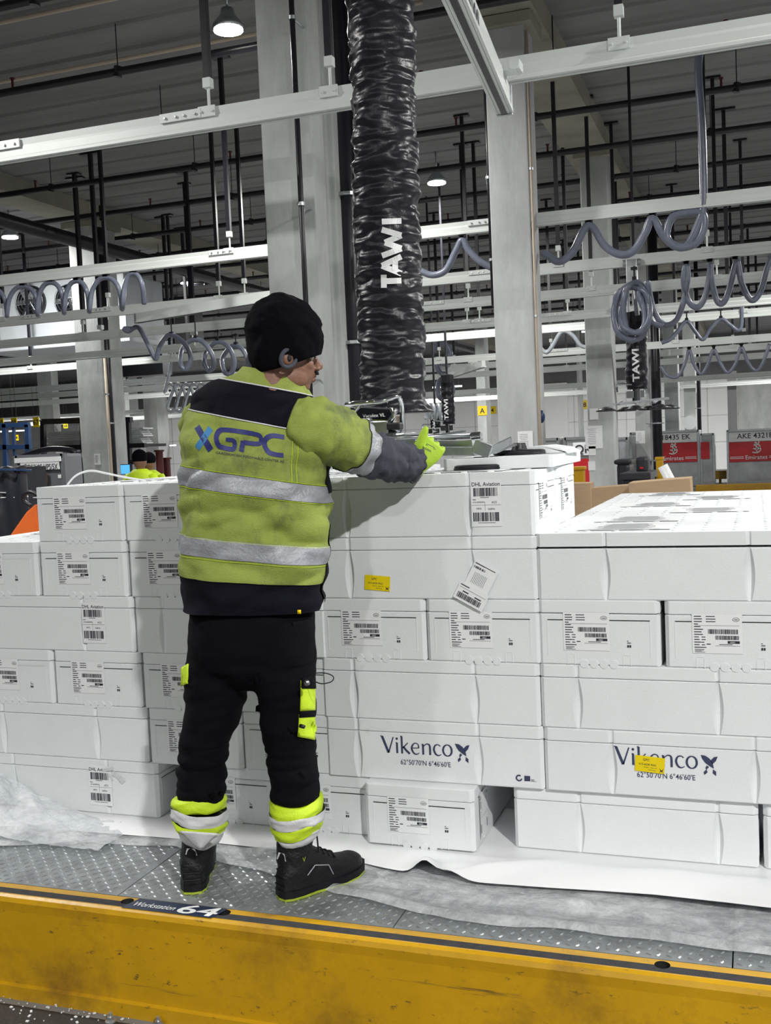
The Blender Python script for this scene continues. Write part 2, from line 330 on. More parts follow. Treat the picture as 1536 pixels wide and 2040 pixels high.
# black sprinkler pipes across the hall
for i in range(19):
    yy = 4.15+i*1.73
    t = thing('sprinkler_pipe', (-8, yy, 5.25), 'thin black sprinkler pipe running across under the ceiling', 'pipe', 'parallel sprinkler pipes under the ceiling')
    mb = MB(); mb.tube([(-30, yy, 5.25), (9, yy, 5.25)], 0.042, 8); mb.build('pipe', 'black_steel', t, True)
    if i == 0:
        mb = MB(); mb.tube([(0, 0, 0), (0, 0, CEIL-5.25)], 0.006, 6); mb.tube([(-.01, 0, -.05), (.01, 0, .05)], 0.045, 8); o_ = mb.build('hanger', 'black_steel'); HM1 = o_.data; bpy.data.objects.remove(o_)
        mb = MB(); mb.tube([(0, 0, .02), (0, 0, .12)], 0.014, 6); mb.tube([(0, 0, .12), (0, 0, .135)], 0.026, 8); mb.tube([(-.03, 0, 0), (.03, 0, 0)], .036, 8); o_ = mb.build('sprinkler_head', 'red_paint'); HM2 = o_.data; bpy.data.objects.remove(o_)
    wide = min(1.0, .35+yy*.03)
    for x in np.arange(-24*wide+(i % 3)*.7, 3, 2.3): c_ = link('hanger', HM1); c_.parent = t; c_.location = (x+8, 0, 0)
    for x in np.arange(-23*wide+(i % 2)*1.1, 3, 3.1): c_ = link('sprinkler_head', HM2); c_.parent = t; c_.location = (x+8, 0, 0)
# pale cable conduits across
for i, yy in enumerate((8.6, 9.9)):
    mb = MB(); mb.tube([(-20, yy, 5.6), (-2.9, yy, 5.6)] if i else [(-20, yy, 5.6), (9, yy, 5.6)], 0.022, 8)
    tag(mb.build('cable_conduit', 'conduit', smooth=True), 'thin beige conduit crossing the ceiling %s' % ('above the visible round lamp at upper left' if i else 'nearest the top of the photo'), 'conduit')

# pipes on columns
def wall_pipe(x, y, r, z0, z1, label, clamps, back, m='black_steel', dirn=(0, 1)):
    t = thing('wall_pipe', (x, y, z0), label, 'pipe')
    mb = MB(); mb.tube([(x, y, z0), (x, y, z1)], r, 12); mb.build('pipe', m, t, True)
    for z in clamps:
        mb = MB(); mb.tube([(x, y, z-.012), (x, y, z+.012)], r*1.45, 12); mb.tube([(x, y, z), (x+dirn[0]*back, y+dirn[1]*back, z)], .009, 6); mb.build('clamp', 'galvanised', t)
p = at(590, 200, 6.80); wall_pipe(p.x, 6.80, .019, FLOOR, CEIL, 'slim black pipe on the front of the widest column', (4.35, 3.1, 1.9), .2)
p = at(682, 300, 7.54); wall_pipe(p.x+.03, 7.54, .072, FLOOR, CEIL, 'thick black downpipe beside the widest column behind the hose', (3.3, 2.2), .1, dirn=(-1, 0))
p = at(703, 300, 7.54); wall_pipe(p.x+.05, 7.52, .026, FLOOR, CEIL, 'thin black pipe just right of the thick downpipe', (3.35,), .1, dirn=(-1, 0))
p = at(1066, 600, 10.3); wall_pipe(c2b+.02, 10.22, .014, FLOOR, 5.3, 'beige conduit running down the corner of the tall column', (4, 2.6), .05, 'conduit', (-1, 0))
wall_pipe(c2a-.035, 10.35, .022, 2.75, CEIL, 'black pipe along the left edge of the tall column', (4, 3.2), .06, dirn=(1, 0))
p = at(1308, 800, 20.5); wall_pipe(p.x, 20.5, .09, FLOOR, CEIL, 'black vertical pipe right of the hanging lifter', (3.1, 1.6, .9), .2, dirn=(-1, 0))
p = at(192, 600, 15.75); wall_pipe(p.x+.12, 15.75, .08, FLOOR, CEIL, 'black vertical pipe on the right side of the left column', (3.2, 2.0), .1, dirn=(-1, 0))
p = at(211, 800, 15.7); wall_pipe(p.x+.05, 15.66, .03, FLOOR, 3.2, 'beige conduit beside the black pipe of the left column', (2.5,), .1, 'conduit', (-1, 0))
p = at(1410, 850, 28.2); wall_pipe(p.x-.2, 28.2, .05, FLOOR, CEIL, 'distant black pipe left of the white wall strip', (2,), .1, dirn=(-1, 0))

# crane rails across the hall -------------------------------------------------
def railprof(y, z, h, w):
    return [(y-w/2, z+h/2), (y-w*.42, z+h*.18), (y-w*.5, z+h*.05), (y-w*.5, z-h*.30), (y-w*.62, z-h*.36), (y-w*.62, z-h*.5), (y-w*.12, z-h*.5), (y-w*.12, z-h*.3), (y+w*.12, z-h*.3), (y+w*.12, z-h*.5), (y+w*.62, z-h*.5), (y+w*.62, z-h*.36), (y+w*.5, z-h*.30), (y+w*.5, z+h*.05), (y+w*.42, z+h*.18), (y+w*.5, z+h/2)]
RAILS = {}
def rail(key, Y, z, label, x0=-26, x1=8, joints=(), h=.125, w=.06):
    t = thing('crane_rail', (0, Y, z), label, 'rail', 'overhead crane rails'); RAILS[key] = (t, Y, z, h, w)
    mb = MB(); mb.prism(railprof(Y, z, h, w), x0, x1, axis='x'); mb.build('beam', 'white_rail', t)
    for jx in joints:
        mb = MB(); mb.box((jx, Y-w*.5-.012, z+h*.28), (.30, .012, h*.42))
        for dx in (-.11, -.03, .03, .11): mb.tube([(jx+dx, Y-w*.5-.03, z+h*.26), (jx+dx, Y-w*.5-.01, z+h*.26)], .009, 6, 1)
        mb.build('joint_plate', ['white_rail', 'galvanised'], t)
    return t
Z1 = at(850, 168, 6.2).z
rail('1', 6.2, Z1, 'nearest and largest white crane rail, crossing behind the black hose', joints=(at(365, 222, 6.2).x, at(10, 275, 6.2).x), h=.135)
def zr(px, py, Y): return at(px, py, Y).z
rail('2', 10.55, zr(1080, 437, 10.55), 'second white rail, highest of the ones right of the tall column', joints=(at(440, 506, 10.5).x, at(960, 449, 10.5).x))
rail('3', 12.3, zr(1080, 537, 12.3), 'third white rail, the one the small lifter hangs from', joints=(at(65, 634, 12.3).x, at(200, 612, 12.3).x, at(960, 547, 12.3).x))
rail('4', 13.8, zr(1080, 590, 13.8), 'fourth white rail, passing behind the coiled grey hose bundle', joints=(at(865, 612, 13.8).x,))
rail('5', 15.1, zr(1080, 634, 15.1), 'fifth white rail, at the height of the worker\'s black hat', joints=(at(1112, 630, 15.1).x, at(960, 644, 15.1).x))
rail('6', 16.9, zr(1080, 656, 16.9), 'sixth white rail, visible between the tall column and the papered column')
rail('7', 19.3, zr(1080, 704, 19.3), 'seventh white rail, low behind the small lifter', joints=(at(1115, 700, 19.3).x,))
rail('8', 21.2, zr(1080, 720, 21.2), 'eighth white rail, just under the seventh')
rail('9', 23.4, zr(1080, 737, 23.4), 'ninth white rail, thin in the distance')
rail('10', 27, zr(1080, 772, 27), 'tenth white rail, very thin in the distance')
rail('11', 30, zr(1080, 786, 30), 'lowest and farthest white rail in front of the back wall')
def rod(px, py, key, label, r=.022, both=False, chrome=False, n0=None):
    tt, Y, z, h, w = RAILS[key]; p = at(px, py, Y); x = p.x; zt = z+h/2
    t = thing('rail_hanger', (x, Y, zt), label, 'hanger', 'black hanger rods holding the crane rails')
    mb = MB(); mb.box((x, Y, (zt+.16+CEIL)/2), (r*2, r*2, CEIL-zt-.16)); mb.box((x, Y, CEIL-.02), (.2, .1, .02)); mb.build('rod', 'black_steel', t)
    mb = MB(); mb.box((x, Y, zt+.16), (r*2.4, r*2.4, .06)); mb.box((x, Y-w*.52-.008, z+h*.3), (.12, .012, h*.5)); mb.tube([(x, Y, zt), (x, Y, zt+.15)], .010, 8)
    for dx in (-.04, .04): mb.tube([(x+dx, Y-w*.52-.026, z+h*.3), (x+dx, Y-w*.52, z+h*.3)], .009, 6)
    mb.build('bracket', 'galvanised' if chrome else 'white_rail', t)
HG = [(414, 160, '1', 'above the joint plate left of the worker'), (656, 120, '1', 'in front of the widest column'), (1233, 40, '1', 'at the top right above the nearest rail'),
      (216, 600, '3', 'in front of the left column'), (436, 570, '3', 'left of the worker\'s hat, the left one of two'), (487, 568, '3', 'left of the worker\'s hat, the right one of two'), (8, 640, '3', 'at the far left edge on the third rail'),
      (458, 490, '2', 'on the second rail left of the widest column'), (1112, 500, '3', 'just right of the tall column'), (1408, 470, '3', 'beside the thick hose drop at right'),
      (1178, 560, '4', 'in front of the papered column'), (1428, 545, '4', 'on the fourth rail at right'), (935, 640, '4', 'on the fourth rail left of the tall column'), (165, 640, '4', 'on the fourth rail at left'),
      (1131, 615, '5', 'on the fifth rail between the two right columns'), (382, 640, '5', 'on the fifth rail left of the hat'), (958, 700, '5', 'on the fifth rail beside the tall column'), (1228, 620, '5', 'behind the hose bundle on the fifth rail'),
      (345, 640, '6', 'on the sixth rail left of the worker'), (1098, 700, '7', 'on the seventh rail right of the tall column'), (1482, 640, '6', 'on the sixth rail near the right edge'), (928, 560, '5', 'on the fifth rail right of the hose'),
      (905, 720, '8', 'on the eighth rail right of the hose'), (1345, 640, '7', 'on the seventh rail at right'), (1460, 680, '8', 'on the eighth rail at far right'), (1130, 760, '9', 'on the ninth rail right of the tall column'), (1160, 770, '9', 'on the ninth rail beside the papered column'), (60, 700, '6', 'on the sixth rail far left'), (250, 700, '8', 'on the eighth rail right of the left column'), (330, 700, '9', 'on the ninth rail near the thin column'), (875, 700, '7', 'on the seventh rail right of the hose')]
for a in HG: rod(a[0], a[1], a[2], 'black hanger rod ' + a[3])
# hangers whose foot is hidden: extra verticals in the depth
EX = [(152, 400, 14, 'third'), (185, 400, 13, 'second'), (373, 400, 14.5, 'fourth'), (325, 450, 17, 'fifth'), (362, 450, 18, 'sixth'), (1225, 350, 17.5, 'seventh'), (1443, 300, 15.2, 'eighth'), (1478, 470, 21, 'ninth'), (1490, 500, 24, 'tenth'), (1505, 500, 26, 'eleventh')]
for px, py, Y, o in EX:
    p = at(px, py, Y); t = thing('rail_hanger', (p.x, Y, 3.3), 'slim black ceiling rod at depth, %s' % {'third': 'leftmost beside the left column top', 'second': 'second beside the left column top', 'fourth': 'above the distant lamp at left', 'fifth': 'short one left of centre', 'sixth': 'short one next to the distant lamp', 'seventh': 'right of the papered column', 'eighth': 'left of the right edge', 'ninth': 'first of three at the far right', 'tenth': 'middle of three at the far right', 'eleventh': 'last of three at the far right'}[o], 'hanger', 'black hanger rods holding the crane rails')
    mb = MB(); mb.box((p.x, Y, (3.3+CEIL)/2), (.05, .05, CEIL-3.3)); mb.box((p.x, Y, CEIL-.02), (.3, .1, .02)); mb.build('rod', 'black_steel', t)
    mb = MB(); mb.box((p.x, Y, 3.27), (.07, .07, .06)); mb.build('clamp', 'galvanised', t)

# bridge beams ----------------------------------------------------------------
def bridge(a, b, h, w, label, name='crane_bridge', logo=False):
    a = Vector(a); b = Vector(b); t = thing(name, (a+b)/2, label, 'beam')
    mb = MB(); mb.bar(a, b, w, h); d = (b-a).normalized(); sx = d.cross(Vector((0, 0, 1)))*w*.5
    for s in (-1, 1): mb.bar(a+sx*s*1.2-Vector((0, 0, h*.42)), b+sx*s*1.2-Vector((0, 0, h*.42)), w*.25, h*.16)
    mb.build('beam', 'white_rail', t)
    mb = MB(); mb.bar(a-Vector((0, 0, h*.5)), b-Vector((0, 0, h*.5)), w*.45, .012); mb.build('slot', 'black_steel', t)
    mb = MB(); mb.box(b+d*.01, (w*1.3, .02, h*1.1)); mb.build('end_cap', 'galvanised', t)
    for kk in RAILS.values():
        if min(a.y, b.y) < kk[1] < max(a.y, b.y):
            u_ = (kk[1]-a.y)/(b.y-a.y); q_ = a.lerp(b, u_); zb_ = q_.z+h/2; zt_ = kk[2]-kk[3]/2
            if 0 < zt_-zb_ < .35: mb = MB(); mb.box((q_.x, q_.y, (zb_+zt_)/2+.008), (.10, .06, zt_-zb_+.03)); mb.box((q_.x, q_.y, zt_-.012), (.18, .09, .02)); mb.build('rail_trolley', 'white_rail', t)
    return t, a, b, d
ZB = Z1-.19
b0 = atz(1004, 200, ZB); b1 = atz(918, 0, ZB)
bd = (Vector((b1.x, b1.y, ZB))-Vector((b0.x, b0.y, ZB))).normalized()
bA = Vector((b0.x, b0.y, ZB))+bd*4.3; bB = Vector((b0.x, b0.y, ZB))
bt, a_, b_, d_ = bridge(bA, bB, .15, .07, 'white crane bridge beam with black lettering, coming from the top towards the nearest rail')
mb = MB(); nx = Vector((-bd.y, bd.x, 0)); nx = nx if nx.x > 0 else -nx
org = atz(946, 46, ZB)
off = nx*.043
org = Vector((b0.x, b0.y, ZB)) + bd*((org-b0).dot(bd))
mb.flat(text2d('TAWI', .13, .012, .42), lambda u, v: org + bd*(.42-u) + off*.9 + Vector((0, 0, v-.045))); mb.build('lettering', 'ink', bt)
mb = MB(); q = bB+bd*.22; mb.box(q+Vector((.05, 0, .10)), (.16, .10, .05)); mb.box(q+Vector((0, 0, .085)), (.07, .16, .03)); mb.tube([q+Vector((.1, -.06, .1)), q+Vector((.1, .06, .1))], .03, 10); mb.build('end_carriage', 'white_rail', bt)
br2a = at(490, 667, 12.0); br2b = at(275, 632, 15.2)
z2 = RAILS['3'][2]-.17
bridge((at(560, 690, 11.2).x, 11.2, z2), (atz(275, 634, z2).x, atz(275, 634, z2).y, z2), .12, .07, 'white crane bridge left of the worker\'s head with coiled hose below')
zz_ = RAILS['7'][2]-.17
bridge((at(965, 765, 18.6).x, 18.6, zz_), (at(878, 735, 22).x, 22, zz_), .12, .07, 'short distant crane bridge right of the black hose')

# hose festoons -----------------------------------------------------------------
def hose(name, pts, r, label, m='air_hose', hooks=(), cat='hose', k=8, rail_key=None, group='grey air hoses hanging from the rails'):
    P = [at(*p) for p in pts]; t = thing(name, P[0], label, cat, group)
    mb = MB(); mb.tube(crom(P, k), r, 10); mb.build('tube', m, t, True)
    mb = MB()
    for h in hooks:
        q = at(*h); zt = q.z+.13
        for kk in RAILS.values():
            if abs(kk[1]-q.y) < .12 and 0 < kk[2]-kk[3]/2-q.z < .45: zt = kk[2]-kk[3]/2
        mb.tube([q+Vector((0, 0, -.02)), (q.x, q.y, zt+.012)], .010, 6); mb.box(q, (.045, .05, .05)); mb.box((q.x, q.y, zt-.015), (.07, .05, .03))
    if hooks: mb.build('hook', 'black_steel', t)
    return t
hose('air_hose', [(838, 540, 10.55), (862, 548, 10.55), (888, 538, 10.55), (908, 500, 10.55), (921, 478, 10.55), (935, 500, 10.55), (958, 522, 10.55), (985, 536, 10.55)], .035, 'grey hose peaking between the black hose and the tall column', hooks=[(921, 475, 10.55)])
hose('air_hose', [(1082, 503, 10.55), (1092, 510, 10.55), (1115, 521, 10.55), (1142, 500, 10.55), (1173, 448, 10.55), (1205, 490, 10.55), (1235, 507, 10.55), (1262, 500, 10.55), (1285, 465, 10.55), (1300, 434, 10.55), (1322, 470, 10.55), (1350, 492, 10.55), (1385, 485, 10.55), (1402, 455, 10.55), (1398, 425, 10.55), (1365, 424, 10.55), (1338, 435, 10.55), (1328, 470, 10.55), (1345, 490, 10.55), (1370, 488, 10.55), (1394, 440, 10.55), (1400, 415, 10.55), (1402, 380, 10.55), (1398, 250, 10.55), (1391, 140, 10.55), (1396, 95, 10.55)], .038, 'grey hose looping along the second rail and rising up the thick drop at right', hooks=[(1173, 444, 10.55), (1300, 430, 10.55), (1363, 420, 10.55)])
hose('air_hose', [(1290, 560, 12.3), (1300, 610, 12.3), (1320, 645, 12.3), (1345, 640, 12.3), (1362, 600, 12.3), (1370, 555, 12.3), (1367, 530, 12.3), (1362, 560, 12.3), (1372, 600, 12.3), (1390, 612, 12.3), (1405, 590, 12.3), (1414, 545, 12.3), (1415, 525, 12.3), (1418, 560, 12.3), (1428, 598, 12.3), (1440, 604, 12.3), (1452, 580, 12.3), (1464, 530, 12.3), (1470, 525, 12.3), (1478, 565, 12.3), (1497, 598, 12.3), (1515, 580, 12.3), (1530, 530, 12.3), (1545, 500, 12.3)], .033, 'grey hose in tall narrow loops along the third rail at right', hooks=[(1367, 522, 12.3), (1414, 518, 12.3), (1464, 512, 12.3)])
hose('air_hose', [(1318, 683, 16), (1335, 676, 16), (1350, 660, 16), (1368, 640, 16), (1385, 660, 16), (1400, 676, 16), (1415, 655, 16), (1436, 636, 16), (1455, 648, 16), (1470, 658, 16), (1477, 645, 16), (1477, 600, 16)], .03, 'thin grey hose zigzagging under the small loops at far right', hooks=[(1368, 637, 16), (1436, 633, 16)])
hose('air_hose', [(1316, 730, 19.4), (1330, 748, 19.4), (1350, 750, 19.4), (1364, 725, 19.4), (1373, 697, 19.4), (1382, 725, 19.4), (1397, 745, 19.4), (1410, 725, 19.4), (1422, 697, 19.4), (1436, 725, 19.4), (1450, 742, 19.4), (1465, 725, 19.4), (1477, 692, 19.4), (1490, 722, 19.4), (1506, 738, 19.4), (1520, 722, 19.4), (1533, 685, 19.4)], .03, 'lowest grey hose waving in shallow loops at the right edge', hooks=[(1373, 694, 19.4), (1422, 694, 19.4), (1477, 689, 19.4)])
hose('air_hose', [(1074, 690, 18), (1088, 702, 18), (1100, 690, 18), (1115, 665, 18), (1127, 660, 18), (1143, 670, 18), (1156, 687, 18), (1168, 692, 18)], .035, 'pale hose arching between the tall column and the papered column', 'air_hose_pale')
L1 = []
for i, (x, y, w, h) in enumerate([(-14, 576, 28, 50), (46, 571, 32, 55), (101, 563, 27, 58), (153, 560, 25, 58), (211, 553, 32, 62), (266, 545, 21, 60)]):
    L1 += [(x-w, y+h, 10.55), (x-w*.86, y+h*.45, 10.55), (x-w*.5, y+h*.1, 10.55), (x, y, 10.55), (x+w*.5, y+h*.1, 10.55), (x+w*.86, y+h*.45, 10.55), (x+w, y+h, 10.65)]
hose('air_hose', L1[3:], .028, 'grey hose hanging in six upright arches above the left rail', hooks=[(46, 568, 10.55), (101, 560, 10.55), (153, 557, 10.55), (211, 550, 10.55), (266, 542, 10.55)], k=5)
L2 = [(262, 655, 12.2), (248, 655, 12.2), (256, 660, 12.2), (275, 652, 12.2), (292, 680, 12.2), (310, 715, 12.2), (318, 690, 12.2), (335, 668, 12.2), (352, 672, 12.2), (372, 690, 12.2), (380, 715, 12.2), (370, 735, 12.2), (360, 725, 12.2), (364, 695, 12.4), (384, 677, 12.4), (405, 682, 12.4), (422, 705, 12.4), (426, 728, 12.4), (416, 738, 12.4), (407, 722, 12.4), (412, 700, 12.6), (430, 682, 12.6), (452, 688, 12.6), (466, 715, 12.6), (462, 742, 12.6), (448, 742, 12.6), (443, 715, 12.8), (462, 690, 12.8), (482, 695, 12.8), (495, 720, 12.8)]
hose('air_hose', L2, .032, 'grey hose coiling in rings under the bridge left of the worker', hooks=[(342, 665, 12.2), (390, 673, 12.4), (434, 678, 12.6), (470, 685, 12.8)])
L3 = []
for i in range(6):
    cx = 340+i*16; L3 += [(cx-12, 780, 17), (cx-4, 765, 17), (cx+8, 772, 17), (cx+14, 795, 17), (cx+6, 818, 17), (cx-6, 812, 17)]
hose('air_hose', [(343, 670, 17), (340, 730, 17)]+L3, .03, 'small pale hose rings behind the worker\'s left shoulder', 'air_hose_pale')
def rings(cx, cy, rx, ry, Y, n, jit=6, ph=0):
    return [(cx+(rx+random.uniform(-jit, jit))*math.cos(ph+2*PI*i/8), cy-(ry+random.uniform(-jit, jit))*math.sin(ph+2*PI*i/8), Y+.03*math.sin(i*1.7)) for i in range(n*8)]
hose('hose_bundle', [(1264, 565, 12.0)]+rings(1258, 622, 36, 54, 12.0, 3, 5)+rings(1264, 616, 28, 48, 11.92, 2, 7, .5)+[(1270, 560, 12.0), (1276, 600, 11.95), (1298, 640, 12.05), (1320, 650, 12.1)], .031, 'thick bundle of coiled grey hose hanging over the small lifter at right', hooks=[(1264, 556, 12.0)])
hose('hose_bundle', [(862, 700, 21), (875, 684, 21), (892, 690, 21), (897, 710, 21), (885, 725, 21), (870, 715, 21), (872, 735, 21), (880, 745, 21)]+rings(886, 775, 15, 22, 21, 2, 2, 1.5), .05, 'small grey hose coil hanging right of the big black hose', 'air_hose')
hose('hose_spring', [(848+i*1.25, 820+14*math.cos(i*PI/4), 14+.12*math.sin(i*PI/4)) for i in range(26)], .022, 'short pale spring hose at the foot of the black hose', 'air_hose_pale', k=3)

# hanging lifters in the distance -------------------------------------------------
def wrinkled_tube(x, y, z0, z1, r, amp, dz, n=48, seed=0.0, lean=(0, 0), fz=26):
    rows = int((z1-z0)/dz)+1; R = []
    for i in range(rows+1):
        z = z0+(z1-z0)*i/rows; ring = []
        for j in range(n):
            th = 2*PI*j/n; c, s = math.cos(th), math.sin(th)
            w = noise.noise(Vector((c*1.15+seed, s*1.15+z*1.5, z*fz*1.25))) + .5*noise.noise(Vector((c*2.6+seed, s*2.6+3, z*fz*2.6)))
            w2 = abs(w)**.8*(1 if w > 0 else -1)
            b = noise.noise(Vector((c*.8, s*.8+seed, z*2.5)))
            rr = r + amp*w2 + amp*.9*b
            t = (z-z0)/(z1-z0); ring.append((x+lean[0]*t+c*rr, y+lean[1]*t+s*rr, z))
        R.append(ring)
    return R
def far_lifter(px, ptop, pbot, Y, r, label, letters, arm):
    a = at(px, pbot, Y); b = at(px, ptop, Y); b.x = a.x
    t = thing('vacuum_lifter', (a.x, Y, a.z), label, 'lifter')
    mb = MB(); mb.loft(wrinkled_tube(a.x, Y, a.z, b.z, r, r*.14, .025, 28, px*.01, fz=22)); hz = mb.build('lifting_hose', 'hose_fabric', t, True)
    mb = MB(); mb.flat([[(q[1]*-1, q[0]) for q in p] for p in text2d('TAWI', r*.9, .03, r*3.2)], lambda u, v: (a.x+r*.32+u, Y-r*1.16, a.z+(b.z-a.z)*letters+v-r*2)); mb.build('lettering', 'white_vinyl', t)
    mb = MB(); mb.tube([(a.x, Y, a.z-.14), (a.x, Y, a.z+.05)], r*.55, 12); mb.box((a.x-.02, Y, a.z-.06), (.2, .1, .08)); mb.tube(crom([(a.x-.22, Y-.05, a.z-.02), (a.x-.2, Y-.1, a.z+.06), (a.x-.05, Y-.1, a.z+.05)]), .012, 8); mb.build('valve_head', 'chrome', t)
    mb = MB(); L = arm
    for dy in (-.08, .08): mb.bar((a.x-L, Y+dy-.1, a.z-.17), (a.x+L, Y+dy+.1, a.z-.12), .03, .025)
    for q in (-.6, 0, .6): mb.bar((a.x+q*L, Y-.25, a.z-.17), (a.x+q*L, Y+.25, a.z-.13), .025, .02)
    mb.build('gripper_frame', 'satin_steel', t)
    for q in ((-L, -.2), (0, -.25), (L*.8, -.2), (L, .2), (-L*.5, .25), (L*.3, .25)):
        mb = MB(); c = Vector((a.x+q[0], Y+q[1], a.z-.24)); mb.tube([c, c+Vector((0, 0, .01)), c+Vector((0, 0, .03)), c+Vector((0, 0, .05))], [.115, .12, .07, .03], 18); mb.build('suction_pad', 'rubber_black', t, True)
    mb = MB(); mb.tube([(b.x, Y, b.z-.02), (b.x, Y, b.z+.1), (b.x, Y, b.z+.12)], [r*1.05, r*1.05, .02], 14); mb.box((b.x, Y, (b.z+.1+CEIL)/2), (.03, .03, CEIL-b.z-.1)); mb.build('suspension', 'black_steel', t)
    return t
far_lifter(1270, 640, 775, 12.32, .115, 'small vacuum lifter with black hose hanging right of the papered column', .40, .33)
far_lifter(894, 760, 845, 16, .10, 'distant vacuum lifter hanging just right of the big black hose', .4, .22)
far_lifter(868, 830, 852, 18, .09, 'most distant vacuum lifter, half hidden by the big black hose', .4, .2)
p = at(1258, 540, 12.2); mb = MB(); mb.box((p.x, 12.25, p.z), (.12, .1, .26)); mb.tube([(p.x-.1, 12.25, p.z+.1), (p.x+.1, 12.25, p.z+.1)], .04, 10); mb.bar((p.x-.05, 12.25, p.z-.12), (p.x-.05, 12.25, p.z-.5), .03, .03)
mb.tube([(p.x+.02, 12.22, p.z-.13), (p.x+.05, 12.2, p.z-.5)], .03, 8); tag(mb.build('lifter_trolley', 'galvanised', bev=.008), 'galvanised trolley on the third rail holding the hose bundle', 'trolley')

# lamps ---------------------------------------------------------------------------
def lamp(x, y, z, w, label, vis=True, r=.15, group='round high-bay ceiling lamps'):
    t = thing('ceiling_lamp', (x, y, z), label, 'lamp', group)
    mb = MB(); mb.tube([(x, y, z+.02), (x, y, z+.06), (x, y, z+.14), (x, y, z+.2)], [r*1.05, r, r*.5, r*.4], 24); mb.tube([(x, y, z+.2), (x, y, CEIL)], .012, 8); mb.build('housing', 'satin_steel', t, True)
    mb = MB(); mb.disc((x, y, z), r*.95, .015); mb.build('diffuser', 'lamp_glow', t)
    ld = bpy.data.lights.new('lamp_light', 'AREA'); ld.shape = 'DISK'; ld.size = r*2; ld.energy = w; ld.color = (1.0, 0.985, .95)
    lo = bpy.data.objects.new('lamp_light', ld); COL.objects.link(lo); lo.parent = t; lo.location = (0, 0, -.02)
    ld.spread = math.radians(178)
for i, (x, y, z, w) in enumerate(LAMPS):
    lamp(x, y, z, w, 'round ceiling lamp outside the photo, lamp hanging in hall bay %s' % 'one two-added-as-fill three four-added-as-fill five six seven eight nine ten eleven twelve'.split()[i])  # second and fourth are unseen fill lamps, added to soften the shadows
SL = ['large bright lamp at the top of the photo left of the widest column', 'bright lamp just right of the big black hose', 'small bright lamp at the left edge', 'tiny bright lamp above the rails left of the hat']
for (px, py, z, w), lb in zip(SEEN_LAMPS, SL):
    p = atz(px, py, z); lamp(p.x, p.y, z, w, lb, r=.14)
#==BACKGROUND==
# ---------------------------------------------------------------- background objects
def sign(px, py, Y, s, txt, label, w=None):
    p = at(px, py, Y); w = w or s; t = thing('number_sign', (p.x, Y, p.z), label, 'sign', 'yellow bay number signs')
    mb = MB(); mb.box((p.x, Y, p.z), (w, .02, s)); mb.build('board', 'sign_yellow', t)
    if Y < 20 or 27 < Y < 32: 
        mb = MB(); [mb.tube([(p.x+dx*w, Y, p.z+s/2), (p.x+dx*w, Y, CEIL)], .004, 4) for dx in (-.4, .4)]; mb.build('hanging_wire', 'black_steel', t)
    L = text2d(txt, s*.75, .02); x1 = max(q[0] for a in L for q in a)
    mb = MB(); mb.flat(L, lambda u, v: (p.x+u-x1/2, Y-.013, p.z+v-s*.27)); mb.build('number', 'ink', t)
sign(961, 818, 32.98, .30, 'A', 'yellow sign with the letter A on the distant column'); sign(981, 817, 49.86, .36, '4', 'small yellow sign with the figure 4 right of the A sign')
sign(1110, 809, 49.86, .40, '7', 'yellow sign with the figure 7 on the white wall'); sign(1165, 806, 49.86, .4, '8', 'yellow sign with the figure 8 half behind the papered column')
sign(2, 841, 19, .17, '65', 'yellow sign 65 cut by the left edge', .14); sign(28, 840, 19, .17, '66', 'yellow sign 66 over the blue frame', .15); sign(72, 841, 19, .21, '67', 'yellow sign 67 right of the blue frame', .15)
sign(131, 848, 28, .16, '68', 'small yellow sign left of the left column above the trays'); sign(247, 848, 28, .22, '73', 'yellow sign right of the left column above the trays', .18); sign(32, 872, 31, .2, '64', 'small yellow sign inside the blue frame opening')
# back wall pieces
def slab(name, px0, py0, px1, py1, Y, d, m, label, cat, extra=None, bev=0):
    a = at(px0, py0, Y); b = at(px1, py1, Y); x0, x1 = sorted((a.x, b.x)); z0, z1 = sorted((a.z, b.z))
    mb = MB(); mb.box(((x0+x1)/2, Y+d/2, (z0+z1)/2), (x1-x0, d, z1-z0))
    if name == 'dark_screen': [mb.box((x_, Y+d/2, (z1+CEIL)/2), (.05, .05, CEIL-z1-.02)) for x_ in (x0+.2, x1-.2)]
    o = mb.build(name, m, bev=bev); return tag(o, label, cat), x0, x1, z0, z1
# steel door frame panel at right
slab('dock_gate', 1470, 755, 1560, 925, 49.6, .2, 'concrete', 'grey dock gate panel at the right edge in front of the white wall', 'gate')
slab('gate_post', 1448, 740, 1472, 985, 30, .3, 'wall_dark', 'dark grey post beside the dock gate at right', 'post')
slab('sliding_door', 1000, 770, 1135, 945, 49.7, .1, 'wall_panel', 'white sliding door panel behind the tall column', 'door')
# aluminium cargo containers
def container(px0, px1, pytop, Y, h, d, z0, label, code, band=True, codepx=None, m='alu_sheet', group='cargo containers beyond the boxes'):
    a = at(px0, pytop, Y); b = at(px1, pytop, Y); zt = a.z; w = b.x-a.x
    t = thing('cargo_container', ((a.x+b.x)/2, Y+d/2, z0), label, 'container', group)
    mb = MB(); mb.box(((a.x+b.x)/2, Y+d/2, (z0+zt)/2), (w, d, zt-z0)); mb.build('shell', m, t, bev=.03)
    mb = MB()
    for x in (a.x, b.x):
        mb.box((x, Y-.01, (z0+zt)/2), (.05, .05, zt-z0))
    mb.box(((a.x+b.x)/2, Y-.01, zt-.02), (w, .05, .05)); mb.box(((a.x+b.x)/2, Y-.01, z0+.04), (w, .06, .08)); mb.build('edge_frame', 'satin_steel' if m == 'alu_sheet' else 'uld_grey', t)
    return t, a.x, b.x, zt
